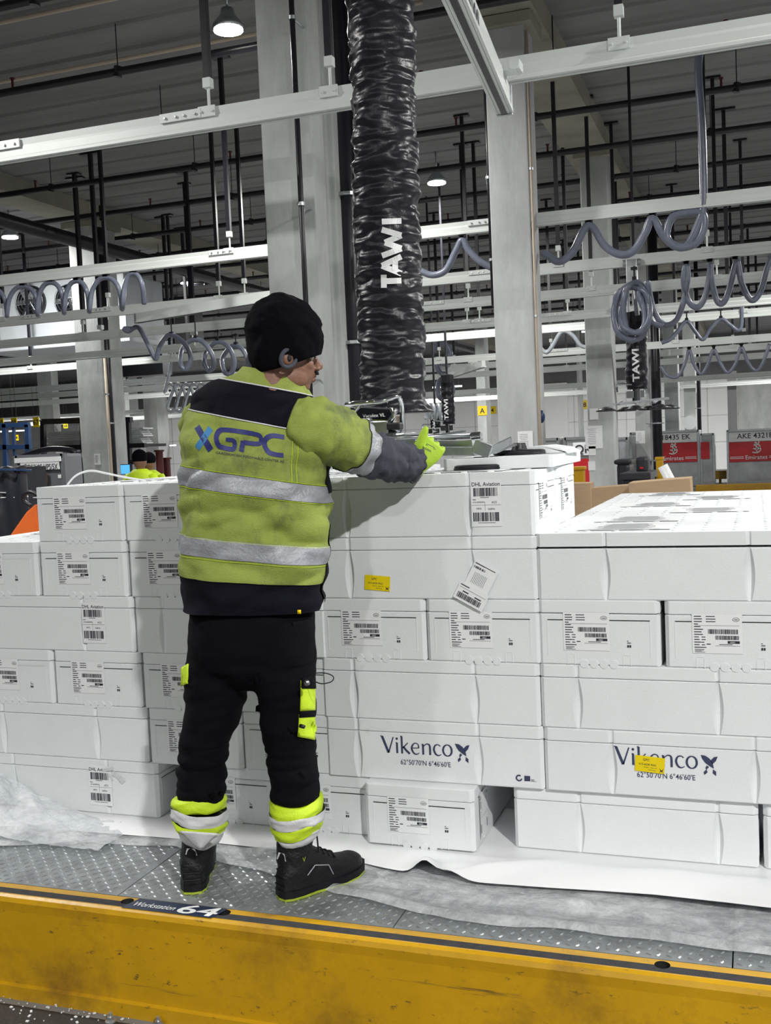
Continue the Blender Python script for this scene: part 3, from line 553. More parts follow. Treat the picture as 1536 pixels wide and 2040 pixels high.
def emirates(t, x0, x1, zt, Y, code, xs):
    mb = MB(); mb.box(((x0+x1)/2, Y-.03, zt-.17), (x1-x0-.06, .02, .22)); mb.build('code_plate', 'white_vinyl', t)
    mb = MB(); mb.box(((x0+x1)/2, Y-.03, zt-.52), (x1-x0-.06, .02, .46)); mb.build('red_band', 'red_vinyl', t)
    mb = MB(); mb.flat(text2d(code, .17, .008), lambda u, v: (xs[0]+u, Y-.045, zt-.21+v)); mb.build('code_lettering', 'ink', t)
    mb = MB(); L = text2d('Emirates', .14, .006); w = max(q[0] for a in L for q in a)
    mb.flat(L, lambda u, v: (xs[1]+u-w/2, Y-.045, zt-.70+v))
    for k in (0, .035):
        mb.box(((x0+.05+xs[1]-w/2-.04)/2, Y-.045, zt-.67+k), (max(.02, xs[1]-w/2-.04-x0-.05), .006, .014)); mb.box(((x1-.05+xs[1]+w/2+.04)/2, Y-.045, zt-.67+k), (max(.02, x1-.05-xs[1]-w/2-.04), .006, .014))
    for pts in ([(-.09, .02), (0, .0), (.09, .05), (.07, .12), (-.02, .1)], [(-.07, .10), (.03, .08), (.08, .16), (0, .2)], [(-.05, .16), (-.02, .24), (.04, .2), (.06, .26)], [(0, .0), (.01, .12), (-.04, .22)]):
        mb.flat(ribbon(pts, [.02, .03, .02, .03, .015][:len(pts)]), lambda u, v: (xs[1]+u, Y-.045, zt-.55+v))
    mb.build('airline_lettering', 'white_vinyl', t)
DZ = at(1450, 966, 26).z
t, x0, x1, zt = container(1449, 1640, 857, 26, 1, 1.6, DZ, 'silver cargo container at the right edge with red band and code AKE 43218 EK', '')
emirates(t, x0, x1, zt, 26, 'AKE 43218 EK', (at(1468, 860, 26).x, at(1506, 860, 26).x))
t, x0, x1, zt = container(1256, 1391, 862, 26, 1, 1.6, DZ, 'silver cargo container with red band and code ending 18435 EK', '')
emirates(t, x0, x1, zt, 26, 'AKE 18435 EK', (at(1286, 860, 26).x, at(1340, 860, 26).x))
t2, y0, y1, zt2 = container(1396, 1421, 864, 26.0, 1, 1.4, DZ, 'narrow silver container wrapped in foil just right of the 18435 container', '')
mb = MB(); mb.box(((y0+y1)/2-.05, 25.97, zt2-.40), (.20, .02, .40)); mb.build('red_band', 'red_vinyl', t2)
t, x0, x1, zt = container(1125, 1185, 872, 18, 1, 1.6, -.2, 'silver cargo container with code QKE left of the papered column', '')
mb = MB(); mb.box(((x0+x1)/2+.1, 17.96, zt-.2), (.42, .02, .22)); mb.build('code_plate', 'white_vinyl', t)
mb = MB(); mb.box(((x0+x1)/2+.1, 17.96, zt-.62), (.42, .02, .5)); mb.build('red_band', 'red_vinyl', t)
mb = MB(); mb.flat(text2d('QKE', .2, .01), lambda u, v: ((x0+x1)/2-.08+u, 17.94, zt-.27+v)); mb.build('code_lettering', 'ink', t)
t, x0, x1, zt = container(1076, 1112, 874, 19, 1, 1.4, -.2, 'small silver container with a K mark just right of the tall column', '')
mb = MB(); mb.flat(text2d('K', .2, .01), lambda u, v: (x0+.05+u, 18.94, zt-.25+v)); mb.build('code_lettering', 'ink', t)
container(1228, 1250, 872, 19, 1, 1.4, -.2, 'silver container edge seen right of the papered column', '')
# platform with yellow beams carrying the containers
mb = MB(); a = at(1240, 965, 26); b = at(1660, 965, 26); mb.box(((a.x+b.x)/2, 26.5, (DZ+FLOOR)/2-.005), (b.x-a.x, 2.7, DZ-FLOOR-.01)); tag(mb.build('container_deck', 'deck_steel'), 'grey roller deck carrying the silver containers', 'deck')
mb = MB(); a = at(1386, 966, 25); b = at(1640, 966, 25); mb.box(((a.x+b.x)/2, 25, a.z-.22), (b.x-a.x, .14, .44)); tag(mb.build('yellow_beam', 'safety_yellow', bev=.02), 'yellow edge beam below the silver containers at right', 'beam')
mb = MB(); a = at(1421, 938, 26.8); b = at(1448, 954, 26.8); mb.box(((a.x+b.x)/2, 26.8, (a.z+b.z)/2), (b.x-a.x, .1, a.z-b.z)); mb.box(((a.x+b.x)/2, 26.85, (b.z+DZ)/2), (.06, .05, b.z-DZ)); tag(mb.build('yellow_block', 'safety_yellow', bev=.01), 'yellow block between the two silver containers', 'barrier')
def post(px, pyt, pyb, Y, label, w=.09):
    a = at(px, pyt, Y); mb = MB(); mb.box((a.x, Y, (a.z+FLOOR)/2), (w, w, a.z-FLOOR)); mb.box((a.x, Y, a.z+.01), (w*1.25, w*1.25, .03)); tag(mb.build('barrier_post', 'safety_yellow', bev=.008), label, 'post', 'yellow barrier posts')
post(1154, 935, 990, 9, 'yellow barrier post left of the papered column'); post(1314, 915, 960, 11, 'yellow barrier post right of the black speaker', .07)
p = at(1325, 945, 10.8); mb = MB(); mb.tube([at(1320, 928, 10.8), (at(1345, 962, 10.8).x+.55, 10.8, FLOOR+.03)], .05, 14); tag(mb.build('paper_roll', 'white_vinyl', smooth=True), 'white paper roll leaning beside the yellow post', 'roll')
# cardboard
def carton(pts, Y, dpt, label):
    mb = MB(); q = [at(x, y, Y) for x, y in pts]; poly = [(v.x, v.z) for v in q]; poly = [(x_, (FLOOR if Y > 8 else FLOOR) if i_ in (0, len(poly)-1) else z_) for i_, (x_, z_) in enumerate(poly)]
    mb.prism(poly, Y, Y+dpt, axis='y'); o = mb.build('cardboard_sheet', 'cardboard', bev=.004); return tag(o, label, 'cardboard')
carton([(1255, 1020), (1252, 962), (1375, 952), (1390, 1020)], 6.6, .25, 'large brown cardboard box leaning behind the right pile')
carton([(1180, 1020), (1178, 972), (1258, 966), (1262, 1020)], 6.9, .2, 'smaller brown cardboard piece left of the large cardboard box')
carton([(1100, 1020), (1100, 964), (1176, 962), (1180, 1020)], 8.4, .2, 'brown cardboard box between the foam boxes and the papered column')
# bins and speaker
t = thing('plastic_bin', at(1262, 990, 9.5), 'black plastic bin behind the large cardboard box', 'bin')
a = at(1248, 940, 9.5); b = at(1300, 990, 9.5); mb = MB(); mb.loft([[(a.x-.0+sx*.0+(b.x-a.x)*(.5+sx*w), 9.5+sy*w*.6, z) for sx, sy in ((-1, -1), (1, -1), (1, 1), (-1, 1))] for z, w in ((FLOOR, .42), (a.z-.06, .5))]); mb.build('tub', 'dark_plastic', t, bev=.01)
mb = MB(); mb.box(((a.x+b.x)/2, 9.5, a.z-.03), (b.x-a.x+.04, .66, .06)); mb.build('rim', 'dark_plastic', t, bev=.01)
a = at(1228, 925, 10); b = at(1256, 990, 10); mb = MB(); mb.box(((a.x+b.x)/2, 10.2, (a.z+FLOOR)/2), (b.x-a.x, .4, a.z-FLOOR)); mb.box(((a.x+b.x)/2, 10.2, a.z+.02), (b.x-a.x+.05, .45, .05)); tag(mb.build('waste_bin', 'dark_plastic', bev=.03), 'tall black waste bin beside the papered column', 'bin')
t = thing('loudspeaker', at(1281, 940, 9.6), 'black loudspeaker with a small red badge standing on the bin', 'speaker')
a = at(1268, 910, 9.6); b = at(1294, 942, 9.6); mb = MB(); mb.box(((a.x+b.x)/2, 9.6, (a.z+b.z)/2), (b.x-a.x, .2, a.z-b.z)); mb.build('cabinet', 'dark_plastic', t, bev=.03)
mb = MB(); mb.box((b.x-.055, 9.49, b.z+.05), (.03, .01, .015)); mb.build('badge', 'red_vinyl', t)
# papers on columns
def sheet(px, py, w, h, Y, label, lines=True):
    p = at(px, py, Y); mb = MB(); mb.box((p.x, Y-.004, p.z), (w, .004, h)); 
    if lines:
        for k in range(9): mb.box((p.x-w*.1, Y-.0065, p.z+h*.36-k*h*.08), (w*random.uniform(.4, .62), .001, h*.018), 1)
    return tag(mb.build('paper_notice', ['paper', 'grey_ink']), label, 'paper')
sheet(1047, 881, .15, .215, 10.2, 'white printed notice taped low on the tall column'); sheet(1183, 871, .25, .33, 15.4, 'largest white notice on the papered column'); sheet(1183, 825, .12, .16, 15.4, 'upper small blank paper on the papered column', False)
sheet(1180, 898, .1, .13, 15.4, 'torn paper scrap under the largest notice', False); sheet(1179, 928, .1, .13, 15.4, 'lowest torn paper scrap on the papered column', False); sheet(1276, 871, .17, .24, 20.5, 'white notice on the column behind the small lifter'); sheet(194, 915, .12, .19, 15.6, 'white notice on the left column')
p = at(1374, 842, 29.98); mb = MB(); mb.tube([(p.x, 29.99, p.z), (p.x, 29.95, p.z)], .19, 24); tag(mb.build('round_sign', 'paper'), 'small round grey sign on the distant column at right', 'sign')
p = at(1079, 830, 10.35); mb = MB(); mb.ell((p.x, 10.35, p.z), (.035, .04, .065), 12); tag(mb.build('blue_bag', 'blue_steel', smooth=True), 'small blue bag hanging at the right edge of the tall column', 'bag')
# left background: blue frame, trays, grey container, cooler
t = thing('blue_steel_frame', at(30, 920, 17), 'blue steel rack frame at the left edge', 'frame')
mb = MB(); Y = 17
def seg(a, b, w=.09): mb.bar(at(a[0], a[1], Y), at(b[0], b[1], Y), w, w)
seg((10, 845), (20, 1136)); seg((55, 846), (66, 1134)); seg((27, 846), (38, 1134), .05); mb.build('upright', 'blue_steel', t)
mb = MB(); seg((-10, 848), (58, 846)); seg((-10, 891), (62, 890)); mb.build('crossbar', 'blue_steel', t)
t = thing('tray_rack', at(190, 900, 20), 'dark steel rack behind the left column holding the metal trays', 'rack')
mb = MB(); Y = 19.9; seg((86, 838), (90, 1120), .1); seg((165, 838), (172, 1110), .1); seg((255, 838), (264, 1110), .1); seg((220, 880), (228, 1110), .06); mb.build('upright', 'black_steel', t)
mb = MB(); seg((86, 840), (262, 836), .12); seg((90, 893), (290, 887), .1); seg((226, 922), (270, 920), .1); q0_ = at(90, 893, 19.9); q1_ = at(290, 887, 19.9); mb.box(((q0_.x+q1_.x)/2, 20.3, (q0_.z+q1_.z)/2-.02), (q1_.x-q0_.x, .9, .06)); mb.build('shelf_beam', 'black_steel', t)
for k in range(9):
    a = at(92+(k % 3)*2, 890-k*3.9, 20.2); b = at(286-(k % 4)*3, 884-k*3.3, 20.2)
    mb = MB(); mb.box(((a.x+b.x)/2, 20.4, (a.z+b.z)/2), (b.x-a.x, .4, .024)); mb.box(((a.x+b.x)/2, 20.2, (a.z+b.z)/2+.008), (b.x-a.x, .03, .034))
    tag(mb.build('metal_tray', 'joint'), 'flat grey metal tray in the tray stack, %s from the bottom' % 'first second third fourth fifth sixth seventh eighth ninth'.split()[k], 'tray', 'flat metal trays stacked on the rack')
t, x0, x1, zt = container(34, 128, 908, 9.0, 1, .3, FLOOR, 'grey cargo container at left with the code AQF 39565 and a brown shield', '', m='uld_grey')
mb = MB(); a = at(40, 921, 8.95); b = at(118, 934, 8.95); mb.box(((a.x+b.x)/2, 8.955, (a.z+b.z)/2), (b.x-a.x, .01, .09)); mb.build('code_plate', 'white_vinyl', t)
mb = MB(); mb.flat(text2d('AQF 39565 UPS/5X', .085, .004, b.x-a.x-.03), lambda u, v: (a.x+.015+u, 8.945, b.z-.004+v)); mb.build('code_lettering', 'ink', t)
mb = MB(); mb.box(((x0+x1)/2, 8.95, zt-.05), (x1-x0-.02, .02, .05)); mb.build('top_strip', 'white_vinyl', t)
p = at(82, 956, 8.94); S = .075
sh = [(-1, 1), (0, 1.25), (1, 1), (1, -.3), (.6, -.95), (0, -1.3), (-.6, -.95), (-1, -.3)]
mb = MB(); mb.flat([[(q[0]*S, q[1]*S) for q in sh]], lambda u, v: (p.x+u, 8.945, p.z+v), 0); mb.flat([[(q[0]*S*.9, q[1]*S*.9) for q in sh[:3]]+[]], lambda u, v: (p.x+u, 8.941, p.z+v), 1)
mb.flat(text2d('ups', S*1.5, .02, S*1.5), lambda u, v: (p.x+u-S*.75, 8.940, p.z+v-S*.5), 1); mb.build('shield_logo', ['ups_brown', 'ups_gold'], t)
p = at(118, 949, 8.94); mb = MB(); mb.box((p.x, 8.945, p.z), (.035, .006, .035)); mb.build('small_label', 'white_vinyl', t)
# strapping frame beside the grey container
t = thing('guard_frame', at(150, 960, 10.6), 'black tubular guard arching behind the grey container', 'guard')
mb = MB(); mb.tube(crom([at(x, y, 10.6) for x, y in ((40, 912), (90, 896), (135, 896), (152, 905), (160, 930), (172, 1150))]), .035, 10); mb.tube(crom([at(x, y, 10.7) for x, y in ((132, 905), (135, 960), (144, 1150))]), .03, 10); mb.build('tube_frame', 'black_steel', t, True)
mb = MB(); mb.tube([at(136, 916, 10.5), at(136, 918, 10.45)], .05, 12); mb.build('mirror', 'dark_plastic', t)
# near left edge: dark wrapped cargo, orange tarp
mb = MB(); a = at(-60, 935, 6.4); b = at(62, 1070, 6.4)
mb.grid(lambda u, v: (a.x+(b.x-a.x)*u, 6.4+.05*noise.noise(Vector((u*6, v*5, 1))), FLOOR+(a.z-FLOOR)*v), 20, 16)
mb.grid(lambda u, v: (a.x+(b.x-a.x)*u, 6.4+.22*v, a.z+.03*noise.noise(Vector((u*7, v*7, 4)))), 20, 8)
mb.grid(lambda u, v: (b.x, 6.4+.22*u, FLOOR+(a.z-FLOOR)*v), 4, 4)
tag(mb.build('wrapped_cargo', 'dark_plastic', smooth=True), 'dark film-wrapped cargo block at the left edge behind the boxes', 'cargo')
mb = MB(); mb.bar(at(-40, 934, 6.36), at(63, 937, 6.36), .02, .012); tag(mb.build('cargo_strap', 'blue_steel'), 'blue strap along the top of the dark wrapped cargo', 'strap')
mb = MB(); q = [at(20, 1066, 5.6), at(52, 1020, 5.6), at(70, 1004, 5.6), at(80, 1066, 5.6)]; mb.prism([(q[0].x, FLOOR)]+[(v.x, v.z) for v in q]+[(q[3].x, FLOOR)], 5.6, 5.75, axis='y'); tag(mb.build('orange_sheet', 'orange_tarp', bev=.01), 'orange sheet wedge behind the top-left foam boxes', 'tarp')
mb = MB(); mb.tube(crom([at(62, 1008, 5.7), at(48, 998, 5.7), at(48, 985, 5.7), at(62, 980, 5.7), at(80, 990, 5.7)]), .013, 8); tag(mb.build('black_handle', 'rubber_black', smooth=True), 'black curved handle above the orange sheet', 'handle')
p = at(38, 989, 6.6); mb = MB(); mb.box((p.x, 6.6, p.z+.01), (.1, .08, .015), ry=.2); mb.box((p.x+.02, 6.58, p.z+.03), (.06, .05, .02), ry=-.2); tag(mb.build('yellow_gloves', 'sign_yellow', bev=.006), 'small yellow packet lying on the dark wrapped cargo', 'packet')
for i, (px, py) in enumerate(((14, 990), (55, 990), (22, 982))):
    p = at(px, py, 6.5); mb = MB(); mb.box((p.x, 6.5, p.z), (.16, .16, .006), rz=i*.4, ry=.06*i); tag(mb.build('loose_paper', 'paper'), ['loose white paper left on the dark cargo', 'loose white paper right of the yellow packet', 'loose white paper lying behind the yellow packet'][i], 'paper')
# cooler with two fans
t = thing('unit_cooler', at(120, 640, 17.5), 'big white ceiling cooler with two round fans behind the arches of hose', 'cooler')
a = at(-10, 556, 17.5); b = at(252, 655, 17.5); mb = MB(); mb.box(((a.x+b.x)/2, 18.2, (a.z+b.z)/2-.15), (b.x-a.x, 1.4, a.z-b.z)); mb.build('housing', 'cooler_white', t, bev=.04)
mb = MB(); mb.box(((a.x+b.x)/2, 18, b.z-.22), (b.x-a.x+.5, 1.6, .10)); mb.build('drip_tray', 'cooler_white', t, bev=.02)
for px, py, rr in ((65, 603, .30), (143, 600, .30)):
    p = at(px, py, 17.5); mb = MB()
    mb.tube([(p.x, 17.49, p.z), (p.x, 17.42, p.z), (p.x, 17.40, p.z)], [rr*1.1, rr*1.08, rr], 28); mb.build('fan_ring', 'black_steel', t, True)
    mb = MB()
    for k in range(6):
        an = k*PI/3; mb.box((p.x+.15*math.cos(an), 17.38, p.z+.15*math.sin(an)), (.26, .02, .1), ry=-an, rx=.5)
    for q in (.1, .17, .24, .3): mb.tube([(p.x+q*math.cos(s*PI/10), 17.36, p.z+q*math.sin(s*PI/10)) for s in range(21)], .005, 5)
    mb.build('fan_grille', 'satin_steel', t)
# dark ducting near left centre, strip light
o, *_ = slab('dark_screen', 215, 710, 325, 745, 20.9, .4, 'black_steel', 'black ventilation box hanging behind the coiled hose left of the worker', 'duct')
o, *_ = slab('dark_screen', 330, 612, 395, 735, 25.2, .4, 'wall_dark', 'dark square column head left of the hat', 'duct')
def glowtube(px0, px1, py, Y, label):
    a = at(px0, py, Y); b = at(px1, py-3, Y); mb = MB(); mb.bar(a, b, .08, .06); [mb.tube([p_, (p_.x, p_.y, CEIL)], .006, 4, 1) for p_ in (a.lerp(b, .1), a.lerp(b, .9))]; tag(mb.build('strip_light', ['tube_glow', 'black_steel']), label, 'lamp', 'long strip lights far away')
glowtube(345, 440, 711, 30, 'strip light seen through the hose rings left of the hat'); glowtube(0, 60, 860, 44, 'faint strip light at far left'); glowtube(300, 350, 890, 46, 'faint strip light behind the distant workers')
glowtube(1080, 1150, 656, 32, 'bright strip light between the tall column and the papered column'); glowtube(862, 920, 772, 40, 'faint strip light right of the big hose')
# monitor + red posts behind the workers
t = thing('computer_monitor', at(250, 938, 13), 'small monitor with a blue screen left of the distant worker', 'monitor')
a = at(241, 925, 13); b = at(262, 945, 13); mb = MB(); mb.box(((a.x+b.x)/2, 13, (a.z+b.z)/2), (b.x-a.x, .04, a.z-b.z)); mb.box(((a.x+b.x)/2, 13.05, (b.z+FLOOR)/2), (.05, .05, b.z-FLOOR)); mb.build('casing', 'dark_plastic', t)
mb = MB(); mb.box(((a.x+b.x)/2, 12.975, (a.z+b.z)/2), (b.x-a.x-.02, .01, a.z-b.z-.02)); mb.build('screen_face', 'screen', t)
for px, Y, lb in ((317, 20, 'dark red post right of the distant workers'), (332, 21, 'second dark red post beside the first')):
    a = at(px, 900 if px < 320 else 915, Y); mb = MB(); mb.tube([(a.x, Y, FLOOR), (a.x, Y, a.z)], .08, 12); mb.tube([(a.x, Y, a.z), (a.x, Y, a.z+.04)], .11, 12); tag(mb.build('red_post', 'red_paint'), lb, 'post', 'dark red posts')
#==FOREGROUND==
# ---------------------------------------------------------------- workstation deck
YB0, YB1 = 2.748, 2.832
t = thing('edge_beam', (-1.2, YB0, FLOOR), 'scratched yellow steel edge beam along the bottom of the photo', 'beam')
HOLES = [(-1.925, 2.806), (-1.578, 2.806), (-.263, 2.806)]
mb = MB(); pf = [(YB0, FLOOR), (YB0, -.05), (YB0-.004, -.02), (YB0+.002, -.006), (YB0+.012, 0), (YB0+.018, 0), (YB0+.054, 0), (YB1, 0), (YB1, FLOOR)]
mb.prism(pf, -6, 3, axis='x'); mb.m[2+5] = 1
cut = MB()
for hx_, hy_ in HOLES: cut.tube([(hx_, hy_, -.12), (hx_, hy_, .05)], .021, 36)
cut.m = [0]*len(cut.f)
ob_ = mb.build('beam_body', ['safety_yellow', 'grip_strip', 'dark_floor']); oc_ = cut.build('cutter', 'dark_floor')  # hole walls coloured dark to stand in for the shade inside
md_ = ob_.modifiers.new('b', 'BOOLEAN'); md_.operation = 'DIFFERENCE'; md_.object = oc_; md_.solver = 'EXACT'; md_.material_mode = 'TRANSFER'
me_ = evaluated(ob_); bpy.data.objects.remove(ob_); bpy.data.objects.remove(oc_); link('beam_body', me_, t)
mb = MB(); mb.prism([(YB0-.012, FLOOR+.0), (YB0, FLOOR), (YB0, FLOOR+.05), (YB0-.012, FLOOR+.045)], -6, 3, axis='x'); mb.build('foot_flange', 'safety_yellow', t)
# sticker
t = thing('workstation_sticker', (-1.74, 2.79, .001), 'dark blue floor sticker reading Workstation 64 on the yellow beam', 'sticker')
SX0, SX1, SY0, SY1 = -1.905, -1.585, YB0+.010, YB1-.003
mb = MB(); mb.add([(SX0-.012, SY0, .0015), (SX1-.012, SY0, .0015), (SX1+.008, SY1, .0015), (SX0+.01, SY1, .0015)], [(0, 1, 2, 3)]); mb.build('backing', 'sticker_navy', t)
mb = MB(); mb.flat(text2d('Workstation', .040, .006, .150), lambda u, v: (SX0+.012+u+v*.25, SY0+.020+v, .0025)); mb.flat(text2d('64', .082, .018, .135), lambda u, v: (SX0+.172+u+v*.2, SY0+.010+v, .0025)); mb.build('lettering', 'white_vinyl', t)
# chequer plate deck
DX = [-6, -1.98, -1.036, -.085, 3]
lz = []
for a_i in range(4):
    x0, x1 = DX[a_i]+.002, DX[a_i+1]-.002; mb = MB(); mb.box(((x0+x1)/2, (YB1+.004+3.9)/2, -.006), (x1-x0, 3.9-YB1-.004, .012)); px, py = .0275, .0275
    vx0, vx1 = max(x0, -3.3), min(x1, .7); nx_ = int((vx1-vx0)/px); ny_ = int((3.5-YB1)/py)
    for i in range(nx_):
        for j in range(ny_):
            cx = vx0+(i+.5)*px; cy = YB1+.012+(j+.5)*py; sgn = 1 if (i+j) % 2 else -1; an = sgn*PI/4+.25; c, s = math.cos(an), math.sin(an); l, w, h = .0125, .0038, .0024
            P = [(-l, 0, 0), (-l*.4, -w, 0), (l*.4, -w, 0), (l, 0, 0), (l*.4, w, 0), (-l*.4, w, 0), (-l*.5, 0, h), (l*.5, 0, h)]
            mb.add([(cx+u*c-v*s, cy+u*s+v*c, z+.0001) for u, v, z in P], [(0, 1, 6), (1, 2, 7, 6), (2, 3, 7), (3, 4, 7), (4, 5, 6, 7), (5, 0, 6)], 1)
    tag(mb.build('deck_plate', ['deck_steel', 'deck_lozenge']), ['chequered steel deck plate at the left under the film edge', 'chequered steel deck plate under the worker\'s boots', 'chequered steel deck plate under the middle of the film', 'chequered steel deck plate at the right under the film'][a_i], 'deck plate', 'chequered deck plates')
mb = MB(); mb.box((-1.5, 4.35, -.2), (9, 2.95, .37)); tag(mb.build('platform_base', 'dark_floor'), 'dark platform body carrying the deck plates and the boxes', 'platform')
# lower dark floor with crumbs
mb = MB(); mb.box((-1.5, 1.2, FLOOR+.002), (9, 3.0, .006)); tag(mb.build('rubber_mat', 'dark_floor'), 'dark dirty floor strip in front of the yellow beam', 'floor mat')
mb = MB()
for i in range(230):
    x = random.uniform(-2.9, -1.6); y = YB0-.014-abs(random.gauss(0, .13)); r = random.choice([.0015, .002, .003, .005])
    if x > -2.0 and random.random() < .5: continue
    mb.box((x, y, FLOOR+.007), (r*2, r*1.4, .003), rz=random.random()*3)
tag(mb.build('foam_crumbs', 'foam'), 'white foam crumbs scattered on the dark floor at lower left', 'crumbs', kind='stuff')
for i, (px, py) in enumerate(((220, 2026), (315, 2034))):
    p = atz(px, py, FLOOR+.02); t = thing('floor_bolt', (p.x, min(p.y, YB0-.03), FLOOR+.004), ['steel bolt on the floor before the yellow beam, left one', 'steel bolt on the floor before the yellow beam, right one'][i], 'bolt', 'floor bolts at the beam foot')
    yy = min(p.y, YB0-.03); mb = MB(); mb.disc((p.x, yy, FLOOR+.005), .017, .004); mb.build('washer', 'galvanised', t); mb = MB(); mb.tube([(p.x, yy, FLOOR+.009), (p.x, yy, FLOOR+.022)], .011, 6); mb.tube([(p.x, yy, FLOOR+.022), (p.x, yy, FLOOR+.034)], .006, 10); mb.build('nut', 'galvanised', t)
# film and sheets under the pile
def interp(x, pts):
    if x <= pts[0][0]: return pts[0][1]
    for (a, b), (c, d) in zip(pts, pts[1:]):
        if x <= c: return b+(d-b)*(x-a)/(c-a)
    return pts[-1][1]
FE = [(-3.6, 3.02), (-2.654, 3.09), (-2.403, 3.197), (-2.0, 3.238), (-1.747, 3.136), (-1.229, 2.995), (-.875, 2.903), (-.509, 2.925), (0.012, 2.905), (.8, 2.90)]
def film(u, v):
    x = -3.5+4.2*u; y0 = interp(x, FE)+.012*noise.noise(Vector((x*6, 3, 0))); y = y0+(3.62-y0)*v
    z = .004+.010*(noise.noise(Vector((x*3, y*14, 5)))+.6) + .016*max(0, noise.noise(Vector((x*2.2+y*5, y*9-x*3, 2))))
    z += .018*math.exp(-((y-y0-.03)/.02)**2)*(.5+.5*noise.noise(Vector((x*3, 0, 8)))) - .004*(1 if v == 0 else 0)
    return (x, y, max(.0028, z) if y < 3.36 else .0028)
mb = MB(); mb.grid(film, 260, 70); tag(mb.build('plastic_film', 'clear_film', smooth=True), 'crumpled clear plastic film spread on the deck below the boxes', 'film')
SE = [(-3.6, 3.22), (-2.9, 3.24), (-2.5, 3.27), (-2.0, 3.29), (-1.43, 3.27), (-1.2, 3.20), (-1.05, 3.175), (-.95, 3.165), (-.63, 3.168), (-.32, 3.18), (.015, 3.16), (.8, 3.14)]
def sheetf(u, v):
    x = -3.5+4.2*u; y0 = interp(x, SE); y = y0+(4.3-y0)*v**1.4
    if y > 3.42: return (x, y, BASE-.0015)
    e = (y-y0)/(3.42-y0); lift = .055*interp(x, [(-3, .2), (-1.5, .15), (-1.2, .5), (-.9, .25), (-.5, .7), (-.1, 1.0), (.5, 1)])
    z = .012+lift*math.sin(PI*min(1, e*1.0))*.9*(1-e*.3)+.010*noise.noise(Vector((x*4, y*8, 1)))*math.sin(PI*e)+lift*.35*(1-e)
    z += .055*math.exp(-((x+1.04)/.045)**2)*math.exp(-((e-.05)/.22)**2) + .03*math.exp(-((x+.95-(y-3.17)*1.5)/.05)**2)*(1-e)
    k_ = max(0, (e-.55)/.45); z = max(.009, z)*(1-k_)+(BASE-.0015)*k_
    return (x, y, z)
mb = MB(); mb.grid(sheetf, 240, 40); o = mb.build('white_sheet', 'white_sheet', smooth=True); tag(o, 'white plastic sheet folded out from under the boxes', 'sheet')
s_ = o.modifiers.new('s', 'SOLIDIFY'); s_.thickness = .0012
# crumpled film heap at far left
def heap(u, v):
    x = -3.4+1.15*u; y = 3.12+.28*v
    h = .20*math.exp(-((x+3.05)/.36)**2)*math.sin(PI*min(1, v*.55+.08))*1.0
    r_ = abs(noise.noise(Vector((x*7+y*4, y*9, 3)))); return (x, y, .012+h+.05*r_*(h/.2+.15)+.012*abs(noise.noise(Vector((x*19, y*23, 7)))))
mb = MB(); mb.grid(heap, 80, 36); tag(mb.build('film_heap', 'clear_film', smooth=False), 'crumpled heap of clear film at the lower left before the boxes', 'film')

